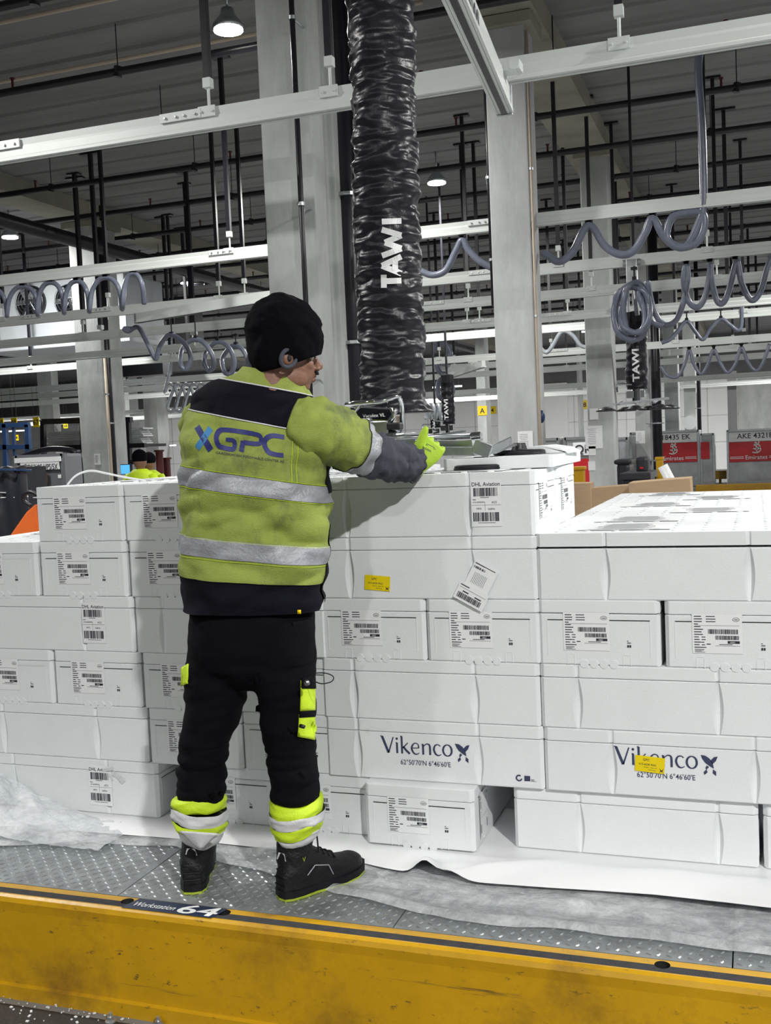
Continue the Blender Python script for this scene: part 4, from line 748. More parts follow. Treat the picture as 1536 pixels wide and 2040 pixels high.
# ---------------------------------------------------------------- foam fish boxes
BL, BW = .785, .392
def plan(L, W, gs, gd=.012, r=.012, gw=.012):
    pts = [(-L/2+r, -W/2)]
    for g in gs: pts += [(g-gw, -W/2), (g-gw*.35, -W/2+gd), (g+gw*.35, -W/2+gd), (g+gw, -W/2)]
    pts += [(L/2-r, -W/2), (L/2, -W/2+r), (L/2, W/2-r), (L/2-r, W/2)]
    for g in reversed(gs): pts += [(g+gw, W/2), (g+gw*.35, W/2-gd), (g-gw*.35, W/2-gd), (g-gw, W/2)]
    return pts + [(-L/2+r, W/2), (-L/2, W/2-r), (-L/2, -W/2+r)]
def lens_plan(z, H, gs):     # groove that is widest half way up
    k = math.sin(PI*min(1, max(0, z/H))); return plan(BL, BW, gs, .005+.011*k, .012, .006+.011*k)
GS = (-.27, .17)
def make_box_meshes():
    out = {}
    mb = MB(); HB = .168; R = []
    for i in range(9):
        z = HB*i/8; R.append([(u, v, z) for u, v in lens_plan(z, HB, GS)])
    mb.loft(R)
    # mouldings on both short ends
    for sx in (-1, 1):
        X = sx*(BL/2)
        def eb(y0, z0, y1, z1, w=.0025, h=.0022): mb.box((X, (y0+y1)/2, (z0+z1)/2), (h, max(abs(y1-y0), w), max(abs(z1-z0), w)))
        eb(-.165, .03, -.165, .148); eb(.165, .03, .165, .148); eb(-.165, .148, .165, .148)
        for yc in (-.09, .09):
            eb(yc-.012, .0, yc-.012, .032); eb(yc+.012, .0, yc+.012, .032); eb(yc-.011, .036, yc+.011, .036)
        for k in range(4):
            yc = -.048+k*.032; mb.tube([(X-sx*.004, yc, .004), (X+sx*.003, yc, .004)], .014, 12)
    o = mb.build('foam_box', 'foam', bev=0); out['body'] = o.data; bpy.data.objects.remove(o)
    bm = bmesh.new(); bm.from_mesh(out['body']); es = [e for e in bm.edges if len(e.link_faces) == 2 and e.calc_face_angle(0) > 1.2 and abs(e.verts[0].co.z-e.verts[1].co.z) < 1e-6 and e.calc_length() > .05]
    bmesh.ops.bevel(bm, geom=es, offset=.003, segments=2, affect='EDGES'); bm.to_mesh(out['body']); bm.free()
    mb = MB(); mb.prism(plan(BL+.002, BW+.002, GS, .006, .014, .008), .1695, BH-.001)
    o = mb.build('lid', 'foam', bev=.004); out['lid'] = o.data; bpy.data.objects.remove(o)
    mb = MB(); mb.prism(plan(BL+.002, BW+.002, GS, .006, .014, .008), .1695, BH-.001)
    for i in range(8):           # knobs and printed sheet on an open lid
        for j in range(4): mb.disc((-.33+i*.094, -.13+j*.088, BH-.001), .012, .0025, 10)
    mb.box((.12, 0, BH+.002), (.3, .22, .001), 1)
    for i in range(12): mb.box((.12, -.1+i*.018, BH+.003), (.24*random.uniform(.5, 1), .003, .0005), 2)
    o = mb.build('lid', ['foam', 'paper', 'grey_ink']); out['lid_print'] = o.data; bpy.data.objects.remove(o)
    return out
BXM = make_box_meshes()
def barcode(mb, x, y, w, h, fn, n=34, mi=1, seed=1):
    rnd = random.Random(seed); xs = x
    while xs < x+w:
        a = w/n*rnd.choice([.5, .8, 1.2, 1.7]); 
        if xs+a < x+w: mb.flat([rect(xs, y, a, h)], fn, mi)
        xs += a+w/n*rnd.choice([.3, .5, .9])
def matrixcode(mb, x, y, s, fn, seed=3):     # plain speckled mark, not a readable code
    rnd = random.Random(seed)
    for i in range(6):
        for j in range(6):
            if rnd.random() < .0: continue
    return
def label_ship(mb, fn):       # big shipping label on a box end, size .15 x .125, origin centre
    mb.flat([rect(-.078, -.062, .15, .125)], lambda u, v: fn(u, v, .0008), 0)
    f1 = lambda u, v: fn(u, v, .0014)
    rnd = random.Random(5)
    for k in range(13):
        y = .054-k*.0082; mb.flat([rect(-.072, y, rnd.uniform(.012, .028), .0028)], f1, 1)
        if k < 3: mb.flat([rect(-.036, y, rnd.uniform(.02, .03), .0026)], f1, 1)
        if k > 7: mb.flat([rect(-.050, y, rnd.uniform(.008, .016), .0026)], f1, 1)
    mb.flat([rect(-.07, .026, .134, .0008), rect(-.01, -.038, .075, .0009), rect(-.035, -.034, .012, .003), rect(.003, -.034, .04, .002)], f1, 1)
    barcode(mb, -.030, .000, .092, .015, f1, 60); barcode(mb, -.008, -.018, .070, .013, f1, 50, seed=2)
    mb.flat([rect(.028, -.030, .036, .0085)], f1, 1); mb.flat(text2d('10021', .0065, .0), lambda u, v: fn(.036+u, -.0283+v, .0018), 0)
    mb.flat(text2d('N', .001), f1, 1)
    el = [(.054+.010*math.cos(a*PI/10), .046+.0058*math.sin(a*PI/10)) for a in range(21)]
    mb.flat(ribbon(el, .0012, 1), f1, 1); mb.flat([rect(.048, .0445, .012, .002)], f1, 1)
    for k, w in enumerate((.03, .026, .022, .03)): mb.flat([rect(-.072+(k % 2)*.002, -.050-k*.003, w, .0013)], f1, 1)
def label_batch(mb, fn):      # small printed batch mark low on the box end
    f1 = lambda u, v: fn(u, v, .0012)
    mb.flat([rect(-.006, -.012, .004, .002), rect(-.006, -.018, .012, .002), rect(-.006, -.032, .005, .008), rect(.001, -.032, .005, .008)], f1, 1)
def label_dhl(mb, fn):        # .105 x .16
    mb.flat([rect(-.052, -.08, .104, .158)], lambda u, v: fn(u, v, .0008), 0); f1 = lambda u, v: fn(u, v, .0014)
    mb.flat(shift(text2d('DHL Aviation', .0185, .012, .096), -.048, .056), f1, 1)
    barcode(mb, -.043, .022, .086, .028, f1, 34, seed=7); barcode(mb, -.046, -.062, .090, .030, f1, 36, seed=9)
    mb.flat([rect(-.02, .017, .03, .0018), rect(-.047, .010, .012, .002), rect(-.05, -.008, .1, .0008), rect(-.005, -.026, .0008, .03), rect(-.03, -.068, .06, .0015)], f1, 1)
    mb.flat(shift(text2d('615-66284562', .0068, .01), -.045, .000), f1, 1); mb.flat(shift(text2d('AC3', .0095, .01), .018, -.002), f1, 1)
    mb.flat(shift(text2d('HKG', .0085, .01), -.034, -.022), f1, 1); mb.flat(shift(text2d('528761', .0085, .01), .006, -.024), f1, 1)
def lmesh(fnbuild, name, fn):
    mb = MB(); fnbuild(mb, fn); o = mb.build(name, ['paper', 'ink']); me = o.data; bpy.data.objects.remove(o); return me
endfn = lambda u, v, e: (-BL/2-.0012-e, -u, .098+v)           # on local -X end, reads correctly from -X
endfn2 = lambda u, v, e: (BL/2+.0012+e, u, .098+v)
LAB = {'ship': lmesh(label_ship, 'shipping_label', lambda u, v, e: endfn(u-.035, v+.012, e)), 'ship_r': lmesh(label_ship, 'shipping_label', lambda u, v, e: endfn2(u-.035, v+.012, e)),
       'batch': lmesh(label_batch, 'batch_mark', lambda u, v, e: endfn(u+.098, v-.005, e)), 'batch_r': lmesh(label_batch, 'batch_mark', lambda u, v, e: endfn2(u+.098, v-.005, e))}
def make_box(x0, y0, r, label, end=False, flip=False, dhl=None, extras=(), group='white foam fish boxes in the pile', rot=0, z=None, lid='lid', dz=0, ends=None):
    """x0: left edge, y0: front plane, r: row; end=True shows the short end."""
    zz = r*BH+BASE
    o = tag(link('foam_box', BXM['body']), label, 'box', group)
    w = BW if end else BL; d = BL if end else BW
    o.location = (x0+w/2, y0+d/2, zz); o.rotation_euler = (0, 0, (PI/2 if end else (PI if flip else 0))+rot)
    def kid(name, me, lb=None):
        c = bpy.data.objects.new(name, me); COL.objects.link(c); c.parent = o
        if lb: c['label'] = lb
        return c
    l = kid('lid', BXM[lid]); l.location.z = dz
    for e in (ends if ends is not None else (('ship', 'batch') if end else ())): kid('shipping_label' if 'ship' in e else 'batch_mark', LAB[e])
    s = -1 if flip else 1
    if dhl is not None:       # on the front long side, centre at world x = dhl
        u0 = dhl-(x0+BL/2); mb = MB(); label_dhl(mb, lambda u, v, e: ((u0+u)*s, s*(-BW/2-.0015-e), .112+v)); c = mb.build('freight_label', ['paper', 'ink'], None); c.parent = o
    return o
def front_decal(o, name, mats, polys_mi, x0, flip=False, e=.0016):
    """decals drawn in world x (from the box left edge) and z above the box base on the long front side"""
    s = -1 if flip else 1; mb = MB()
    for polys, mi in polys_mi: mb.flat(polys, lambda u, v: ((u-BL/2)*s, s*(-BW/2-e-.0004*mi), v), mi)
    c = mb.build(name, mats, None); c.parent = o; return c
def vikenco(u0, z0, s):       # capital height s
    P = []; R = lambda pts, w, **k: P.extend(ribbon([(u0+x*s*1.1, z0+y*s) for x, y in pts], [q*s for q in w] if hasattr(w, '__len__') else w*s, **k))
    R([(-.06, .99), (.02, 1.0), (.10, .97)], [.03, .05, .05]); R([(.06, .98), (.40, .0)], [.15, .15], curve=False); R([(.40, .0), (.70, .97)], [.09, .07], curve=False)
    R([(.90, .0), (.90, .64)], .12, curve=False); R([(.83, .62), (.90, .65)], .05); P.append([(u0+(.99+.075*math.cos(a*PI/5))*s, z0+(.88+.075*math.sin(a*PI/5))*s) for a in range(10)])
    R([(1.18, .0), (1.18, 1.04)], .12, curve=False); R([(1.10, 1.02), (1.18, 1.06)], .05); R([(1.52, .66), (1.36, .48), (1.22, .34)], [.06, .07, .08]); R([(1.26, .42), (1.42, .2), (1.62, .0)], [.12, .13, .12])
    R([(1.78, .36), (2.14, .38)], .05, curve=False); R([(2.14, .38), (2.10, .60), (1.93, .66), (1.78, .52), (1.74, .30), (1.84, .07), (2.0, .0), (2.16, .08)], [.09, .06, .06, .10, .12, .10, .07, .04])
    R([(2.38, .0), (2.38, .62)], .12, curve=False); R([(2.30, .60), (2.38, .64)], .05); R([(2.40, .48), (2.56, .64), (2.72, .62), (2.77, .45), (2.77, .0)], [.05, .06, .09, .12, .12])
    R([(3.36, .56), (3.22, .65), (3.06, .58), (2.99, .34), (3.08, .08), (3.24, .0), (3.40, .08)], [.06, .06, .09, .12, .11, .07, .04])
    ring = [(3.74+.24*math.cos(a*PI/8), .33+.33*math.sin(a*PI/8)) for a in range(17)]; R(ring, [.06+.06*abs(math.cos(a*PI/8)) for a in range(17)])
    # crossed fish mark
    x = u0+5.03*s; y = z0-.33*s
    for poly in ([(-.44, 1.10), (-.20, 1.07), (.02, .92), (.18, .66), (.23, .38), (.02, .50), (-.22, .68), (-.37, .90)], [(.44, 1.06), (.24, 1.01), (.06, .82), (.16, .62), (.34, .80)], [(-.14, .54), (-.02, .45), (-.17, .28), (-.21, .40)],
                 [(-.16, .32), (-.10, .16), (-.27, .0), (-.31, .16)], [(.19, .34), (.34, .22), (.34, -.02), (.16, .12)]):
        P.append([(x+a*s, y+b*s) for a, b in poly])
    P.extend(shift(text2d("62°50'70'N 6°46'60'E", s*.42, .004, 3.1*s), u0+1.18*s, z0-.66*s))
    return P
def yellow_label(o, cx, cz, x0, flip=False, ang=-.06, w=.093, h=.052):
    c, s = math.cos(ang), math.sin(ang); rot = lambda ps: [[(cx+u*c-v*s, cz+u*s+v*c) for u, v in p] for p in ps]
    T = text2d; cc = front_decal(o, 'yellow_label', ['yellow_paper', 'ink'], [(rot([rect(-w/2, -h/2, w, h)]), 0), (rot(shift(T('GPC', .011, .01), -.022, .010)+shift(T('615-6628 4562', .009, .01), -.034, -.004)+shift(T('Vikenco - Aukra AS', .005, .005), -.018, -.012)+shift(T('HKG Hong', .005, .005), -.004, -.020)+[[(.030, -.008), (.037, -.016), (.044, -.008), (.040, -.018), (.044, -.024), (.037, -.019), (.030, -.024), (.034, -.018)]]), 1)], x0, flip, .003); cc['label'] = 'yellow sticker with black print'
F = 3.42
BOX = []
G1 = 'white foam fish boxes in the pile'
mb = MB(); mb.box((-1.5, 4.63, BASE/2+.004), (7.0, 2.38, BASE-.012)); tag(mb.build('cargo_pallet', 'alu_sheet', bev=.004), 'thin aluminium cargo pallet under the sheet and the foam boxes', 'pallet')
# ---- row 0 (bottom)
make_box(-2.965, F, 0, 'bottom-left foam box with a freight label and torn white tape near its right end', dhl=-2.435)
make_box(-3.76, F, 0, 'bottom foam box partly outside the left edge of the photo', flip=True)
make_box(-2.09, F+.02, 0, 'bottom foam box seen between the worker\'s boots', end=True)
make_box(-1.70, F+.01, 0, 'bottom foam box just right of the worker\'s right shin', end=True)
o = make_box(-1.312, F-.055, 0, 'bottom foam box standing proud of the row, left of the dark gap', end=True)
mb = MB(); label_dhl(mb, lambda u, v, e: (-BL/2+.115+u*1.0, -BW/2-.002-e-.004*abs(u)*8, .10+v)); c = mb.build('freight_label', ['paper', 'ink'], None); c.parent = o
make_box(-.80, F+.02, 0, 'bottom foam box right of the dark gap with dirt marks', flip=True)
make_box(.0, F+.02, 0, 'bottom foam box at the right edge of the photo', flip=True)
# ---- row 1
make_box(-3.00, F, 1, 'plain foam box above the bottom-left freight-labelled one'); make_box(-3.80, F, 1, 'plain second-row foam box at the left edge')
make_box(-2.205, F, 1, 'end-on foam box left of the worker\'s knee in the second row', end=True); make_box(-1.81, F+.01, 1, 'second-row foam box behind the worker\'s legs', end=True)
o = make_box(-1.473, F, 1, 'foam box with the dark Vikenco print and nothing stuck over it', flip=False)
front_decal(o, 'printed_logo', ['navy_ink'], [(vikenco(.212, .096, .0585), 0)], -1.47); front_decal(o, 'recycling_mark', ['navy_ink'], [(ribbon([(.700+.009*math.cos(a), .035+.009*math.sin(a)) for a in np.arange(.9, 6.2, .4)], .005)+[rect(.718, .026, .020, .018)]+shift(text2d('EPS', .008, .0), .741, .028)+[rect(.741, .026, .018, .001)], 0)], 0)
o = make_box(-.685, F, 1, 'foam box with the dark Vikenco print under a yellow sticker', flip=True)
front_decal(o, 'printed_logo', ['navy_ink'], [(vikenco(.233, .103, .0585), 0)], 0, True); yellow_label(o, .343, .108, 0, True, -.07)
make_box(.105, F, 1, 'second-row foam box at the right edge of the photo', flip=True)
# ---- row 2
make_box(-3.02, F, 2, 'end-on foam box at the left edge in the third row', end=True); make_box(-2.62, F, 2, 'end-on foam box in the third row, second from the left edge', end=True); make_box(-2.218, F, 2, 'end-on foam box left of the worker\'s hip', end=True)
make_box(-1.82, F+.01, 2, 'third-row foam box behind the worker\'s thighs', end=True)
make_box(-1.478, F, 2, 'plain foam box beside the worker\'s yellow thigh pocket'); make_box(-.690, F, 2, 'plain foam box right of centre above the sticker-covered print', flip=False); make_box(.105, F, 2, 'third-row foam box at the right edge of the photo')
# ---- row 3
make_box(-3.03, F, 3, 'long foam box with a freight label in the fourth row at left', dhl=-2.42); make_box(-2.235, F-.005, 3, 'plain foam box left of the worker\'s jacket hem'); make_box(-3.83, F, 3, 'fourth-row foam box at the left edge')
make_box(-1.474, F, 3, 'end-on foam box just right of the jacket hem', end=True); make_box(-1.078, F, 3, 'end-on foam box with the hanging paper touching its label', end=True)
make_box(-.690, F, 3, 'end-on foam box right of the middle seam in the fourth row', end=True, dz=.001); make_box(-.283, F, 3, 'end-on foam box near the right edge beside a narrow gap', end=True); make_box(.115, F, 3, 'end-on foam box outside the right edge in the fourth row', end=True)
# ---- row 4
make_box(-3.06, F, 4, 'end-on foam box at the left edge in the fifth row', end=True, lid='lid_print'); make_box(-2.655, F, 4, 'end-on foam box below the top-left box', end=True); make_box(-2.25, F, 4, 'end-on foam box below the second box of the top row', end=True); make_box(-1.85, F, 4, 'fifth-row foam box behind the worker\'s jacket', end=True)
o = make_box(-1.474, F, 4, 'foam box with a yellow sticker and a paper slip hanging loose')
yellow_label(o, .225, .055, 0, False, -.08)
o = make_box(-.688, F, 4, 'top foam box at the front of the right pile with a gaping lid', lid='lid_print', dz=.006, flip=True); make_box(.105, F, 4, 'top foam box of the right pile at the right edge', lid='lid_print', flip=True)
# ---- row 5 (top of the left and middle pile)
make_box(-2.655, F, 5, 'top-left end-on foam box with the white strap on it', end=True, lid='lid_print'); make_box(-2.258, F, 5, 'end-on foam box in the top row left of the worker', end=True, lid='lid_print'); make_box(-1.862, F, 5, 'top-row foam box behind the worker\'s back', end=True, lid='lid_print')
o = make_box(-1.474, F, 5, 'top foam box below the suction feet with a freight label', dhl=-.85, lid='lid_print', ends=('ship_r', 'batch_r'), dz=.0)
make_box(-1.47, F+.405, 5, 'second foam box of the top row, behind the freight-labelled one', lid='lid_print', ends=('ship_r', 'batch_r'))
# hanging paper slip
t = thing('paper_slip', (-.98, F-.01, 4.0*BH), 'white paper slip with barcodes hanging loose across two foam boxes', 'paper')
def slip(c, ang, w, h, lift, mark, name):
    c_, s_ = math.cos(ang), math.sin(ang); mb = MB()
    def fn(u, v, e=0): return (c[0]+u*c_-v*s_, F-.007-lift-e-.35*max(0, -v)*lift*8, c[1]+u*s_+v*c_)
    mb.flat([rect(-w/2, -h/2+k*h/6, w, h/6) for k in range(6)], lambda u, v: fn(u, v), 0)
    f1 = lambda u, v: fn(u, v, .0012)
    if mark == 'bar': barcode(mb, -w*.42, -h*.36, w*.8, h*.30, f1, 44, seed=4); mb.flat([rect(-w*.45, h*.34, w*.3, .003), rect(-w*.3, h*.02, w*.2, .004), rect(w*.12, .0, w*.22, .004), rect(-w*.45, h*.22, w*.9, .0008)], f1, 1)
    else:
        for k in range(9): mb.flat([rect(-w*.3+k*w*.062, -h*.30, w*.012, h*.42)], f1, 1)
        mb.flat([rect(-w*.45, h*.40, w*.4, .003), rect(-w*.05, h*.41, w*.45, .0022)], f1, 1); barcode(mb, -w*.45, h*.24, w*.5, h*.08, f1, 20)
    mb.build(name, ['paper', 'ink'], t)
q = at(958, 1152, F-.01); slip((q.x, q.z), -.50, .088, .095, .001, 'lines', 'upper_leaf')
q = at(938, 1188, F-.015); slip((q.x, q.z), -.50, .110, .062, .006, 'bar', 'lower_leaf')
# torn tape on the bottom left box
t = thing('torn_tape', at(225, 1540, F-.004), 'torn white tape stuck on the corner of the bottom-left foam box', 'tape')
mb = MB()
for (x, y, w, h, r) in ((215, 1533, .05, .012, -.2), (232, 1545, .035, .016, .5), (243, 1555, .02, .02, .8), (220, 1548, .03, .008, .9)):
    q = at(x, y, F-.004); mb.box(q, (w, .002, h), ry=r)
mb.build('tape_strip', 'reflective_white', t)
# further rows behind (hidden except for their top layers)
H1 = 'white foam box packed behind the front row of the left pile'; H2 = 'white foam box packed behind the front row of the right pile'
for r in range(6):
    for xx in (-3.06, -2.655, -2.25, -1.86):
        if r == 5 and xx < -2.7: continue
        make_box(xx+.0, F+.80, r, 'white foam box top showing in the second depth row of the left pile' if r == 5 else H1, end=True, lid='lid_print' if r >= 4 else 'lid', group='foam boxes behind the front row of the left pile', ends=())
for r in range(5):
    if r < 5: make_box(-1.474, F+(.405 if r not in (0, 3) else .80), r, H1, group='foam boxes behind the front row of the left pile', ends=())
for r in range(5):
    for j, yy in enumerate((.40, .80, 1.2, 1.6, 2.0)) if r == 4 else enumerate((.84, 1.63)):
        for k, xx in enumerate((-.688, .105)):
            if r == 4: make_box(xx, F+yy, r, 'foam box in the top layer of the right pile, %s behind the front %s one' % (('first', 'second', 'third', 'fourth', 'fifth')[j], ('left', 'right')[k]), lid='lid_print', flip=j % 2 == 0, group='foam boxes in the top layer of the right pile')
            else: make_box(xx, F+yy-(.02 if r else 0), r, H2, end=True, group='foam boxes behind the front row of the right pile', ends=()); make_box(xx+.396, F+yy-(.02 if r else 0), r, H2, end=True, group='foam boxes behind the front row of the right pile', ends=())
# loose lids on the middle top
TOP = 6*BH+BASE
o = tag(link('foam_board', BXM['lid']), 'loose foam lid lying flat under the rear suction foot', 'lid'); o.location = (-.875, F+.62, TOP+.002-.1695); o.rotation_euler = (0, .0, PI/2+.03)
mb = MB(); q1 = at(1146, 918, 4.15); mb.prism([(q1.x-.28, TOP+.046), (q1.x-.28, TOP+.066), (q1.x-.1, TOP+.078), (q1.x-.03, TOP+.066), (q1.x, TOP+.048), (q1.x, TOP+.046)], 3.98, 4.3, axis='y')
tag(mb.build('foam_board', 'foam', bev=.004), 'curled piece of white foam lid at the back right corner of the middle pile', 'lid')
mb = MB(); mb.tube(crom([at(x, y, 3.6) for x, y in ((134, 966), (148, 950), (165, 941), (185, 938), (212, 943), (245, 950), (290, 958))]), .003, 8, sq=1.4); tag(mb.build('packing_strap', 'white_vinyl', smooth=True), 'white packing strap arching over the top-left foam box', 'strap')
#==LIFTER==
# ---------------------------------------------------------------- vacuum tube lifter
LX, LY = at(785, 800, 3.78).x, 3.78
LZ = at(785, 835, LY).z
t = LIFT = thing('vacuum_tube_lifter', (LX, LY, LZ), 'vacuum tube lifter with thick black fabric hose and chrome handle over the middle boxes', 'lifter')
top = Vector((at(757, -60, LY).x, LY, at(757, -60, LY).z)); topz = ZB-.12
lean = ((at(757, 0, LY).x-at(783, 790, LY).x)/(at(757, 0, LY).z-at(783, 790, LY).z)*(topz-LZ), 0)
hx = at(783, 790, LY).x; HR = .122
mb = MB(); RG = wrinkled_tube(hx, LY, LZ+.02, topz, HR, .0125, .006, 96, 0.0, lean, fz=24)
for i in range(14):
    RG[i] = [tuple(Vector(v)+Vector((.03, 0, 0))*(1-i/14)*(1-i/14)) for v in RG[i]]
mb.loft(RG); hobj = mb.build('lifting_hose', 'hose_fabric', t, True)
def cast_polys(polys, tree, off=.002):
    out = []
    for p in polys:
        vs = []
        for (px, py) in p:
            d = ray(px, py).normalized(); h = tree.ray_cast(EYE, d)
            if h[0] is None: vs = None; break
            vs.append(h[0]-d*off)
        if vs: out.append(vs)
    return out
def tree_of(o): return BVHTree.FromPolygons([o.matrix_basis @ v.co if o.parent is None else v.co for v in o.data.vertices], [tuple(p.vertices) for p in o.data.polygons])
htree = tree_of(hobj)
def glyph(strokes, ox, oy, ux, uy, w):   # strokes in unit cell mapped to pixels
    P = []
    for s in strokes: P += ribbon([(ox+a*ux[0]+b*uy[0], oy+a*ux[1]+b*uy[1]) for a, b in s], w, 8, False)
    return P
LP = []
uy = (-39, 1.5)
for strokes, oy, L in (([[(0, .9), (1, .9)], [(.5, 0), (.5, .95)]], 572, 26), ([[(0, 0), (.5, 1)], [(.5, 1), (1, 0)], [(.22, .32), (.78, .32)]], 545, 34), ([[(0, 1), (.25, 0)], [(.25, 0), (.5, .85)], [(.5, .85), (.75, 0)], [(.75, 0), (1, 1)]], 508, 52), ([[(.5, 0), (.5, 1)]], 448, 16)):
    LP += glyph(strokes, 800, oy, (-.5, -L), uy, 11.5)
vs = cast_polys(LP, htree, .004); mb = MB()
for q in vs: mb.add(q, [tuple(range(len(q)))])
mb.build('hose_lettering', 'white_vinyl', t)
# connector + valve head + handle
mb = MB(); mb.tube([(LX-.03, LY, LZ-.14), (LX-.03, LY, LZ+.03)], .055, 20); mb.build('swivel_joint', 'satin_steel', t, True)
def A(x, y, Y=3.62): return at(x, y, Y)
mb = MB(); mb.prism([(A(712, 818).x, A(712, 818).z), (A(716, 838).x, A(716, 838).z), (A(780, 842).x, A(780, 842).z), (A(792, 826).x, A(792, 826).z), (A(786, 812).x, A(786, 812).z), (A(722, 808).x, A(722, 808).z)], 3.58, 3.72, axis='y'); mb.build('valve_housing', 'chrome', t, bev=.008)
mb = MB(); mb.box(A(738, 850, 3.63), (.05, .12, .06)); mb.box(A(762, 853, 3.64), (.085, .12, .055)); mb.box(A(768, 874, 3.66), (.20, .14, .028), ry=-.05); mb.tube([A(770, 862, 3.68), A(770, 880, 3.68)], .042, 16); mb.build('valve_block', 'satin_steel', t, bev=.006)
mb = MB(); mb.box(A(787, 849, 3.60), (.05, .05, .026)); mb.tube([A(725, 872, 3.6), A(790, 868, 3.6)], [.03, .02], 12); mb.build('release_knob', 'rubber_black', t, bev=.006)
tt = text2d('Vaculex VL', .0175, .006, .085); q = A(722, 832, 3.575); mb = MB(); mb.flat(tt, lambda u, v: (q.x+u, 3.577, q.z+v+.0)); mb.build('head_lettering', 'white_vinyl', t)
mb = MB(); hp = [A(690, 806, 3.55), A(705, 804, 3.53), A(735, 801, 3.52), A(760, 799, 3.53), A(778, 794, 3.55), A(792, 790, 3.58), A(799, 802, 3.6), A(801, 825, 3.62), A(799, 848, 3.64), A(796, 858, 3.66)]
mb.tube(crom(hp), .0085, 12); mb.tube(crom([A(692, 807, 3.56), A(712, 808, 3.6), A(745, 805, 3.62), A(772, 799, 3.62)]), .0075, 12); mb.tube(crom([A(716, 806, 3.57), A(706, 822, 3.58), A(712, 838, 3.6)]), .006, 10); mb.tube(crom([A(780, 812, 3.58), A(784, 830, 3.58), A(776, 846, 3.6)]), .006, 10); mb.tube([A(718, 850, 3.58), A(718, 866, 3.58)], .005, 8)
mb.build('handle', 'chrome', t, True)
mb = MB(); mb.tube([A(735, 874, 3.56), A(945, 867, 3.66)], .0085, 12); mb.build('gripper_bar', 'satin_steel', t, True)
mb = MB(); mb.bar(A(740, 884, 3.72), A(955, 884, 3.74), .05, .028); mb.bar(A(740, 898, 3.70), A(945, 899, 3.72), .05, .034); mb.build('frame_rail', 'satin_steel', t, bev=.003)
mb = MB(); mb.bar(A(945, 868, 3.66), A(950, 905, 3.68), .02, .02); mb.tube([A(938, 869, 3.64), A(958, 867, 3.64)], .013, 12); mb.box(A(950, 869, 3.66), (.035, .035, .03)); mb.build('clamp', 'chrome', t, bev=.003)
mb = MB(); mb.bar(A(944, 888, 3.66), A(978, 900, 3.66), .016, .05); mb.bar(A(975, 898, 3.66), A(1018, 878, 3.90), .008, .03); mb.bar(A(972, 903, 3.72), A(1016, 886, 3.94), .06, .006); mb.build('angle_bracket', 'satin_steel', t, bev=.002)
for i, (px, py, Y) in enumerate(((956, 917, 3.70), (1035, 898, 3.98), (770, 905, 3.70), (790, 893, 3.98))):
    c = at(px, py, Y); c.z = TOP+.003 + (.043 if i == 1 else 0); mb = MB(); mb.tube([c, c+Vector((0, 0, .006)), c+Vector((0, 0, .008)), c+Vector((0, 0, .014)), c+Vector((0, 0, .018)), c+Vector((0, 0, .02)), c+Vector((0, 0, .045))], [.098, .102, .099, .099, .092, .03, .022], 40); mb.build('suction_foot', 'rubber_black', t)
#==PERSON==
# ---------------------------------------------------------------- the worker
PER = None
def P3(x, y, Y): return at(x, y, Y)
PXM = 3.30/CF       # metres per pixel at the worker's distance
# body: one continuous surface
Fd = Vector((.73, .683, -.10)).normalized(); Sd = Fd.cross(Vector((0, 0, 1))).normalized(); Ud = Sd.cross(Fd).normalized()
HC = P3(566, 706, 3.0)
HM = Matrix((Fd, Sd, Ud)).transposed()       # local (front, right side, up)
def hl(f, s, u): return HC + Fd*f + Sd*s + Ud*u
mb = MB()
mb.ell(hl(-.012, 0, .012), (.098, .077, .108), 28, R=HM)
mb.ell(hl(.030, 0, -.045), (.068, .060, .075), 24, R=HM)      # face
mb.ell(hl(.055, 0, -.092), (.034, .036, .026), 18, R=HM)      # chin
for s in (-1, 1):
    mb.ell(hl(.018, s*.044, -.072), (.048, .020, .034), 16, R=HM)   # jaw
    mb.ell(hl(.060, s*.036, -.030), (.026, .022, .022), 16, R=HM)   # cheek
    mb.ell(hl(.078, s*.030, .012), (.022, .026, .011), 14, R=HM)    # brow
    mb.ell(hl(-.008, s*.076, -.020), (.018, .010, .032), 14, R=HM)  # ear
    mb.ell(hl(-.012, s*.084, -.012), (.020, .006, .020), 12, R=HM)
    mb.ell(hl(.108, s*.010, -.036), (.011, .009, .008), 12, R=HM)   # nostril
mb.tube([hl(.088, 0, .010), hl(.102, 0, -.010), hl(.119, 0, -.028), hl(.118, 0, -.036)], [.009, .011, .013, .010], 12)
mb.ell(hl(.094, 0, -.057), (.014, .026, .008), 14, R=HM); mb.ell(hl(.092, 0, -.073), (.014, .022, .008), 14, R=HM)   # lips
mb.tube([hl(-.02, 0, -.04), hl(-.035, 0, -.11), P3(540, 800, 3.0)], [.058, .060, .075], 20)
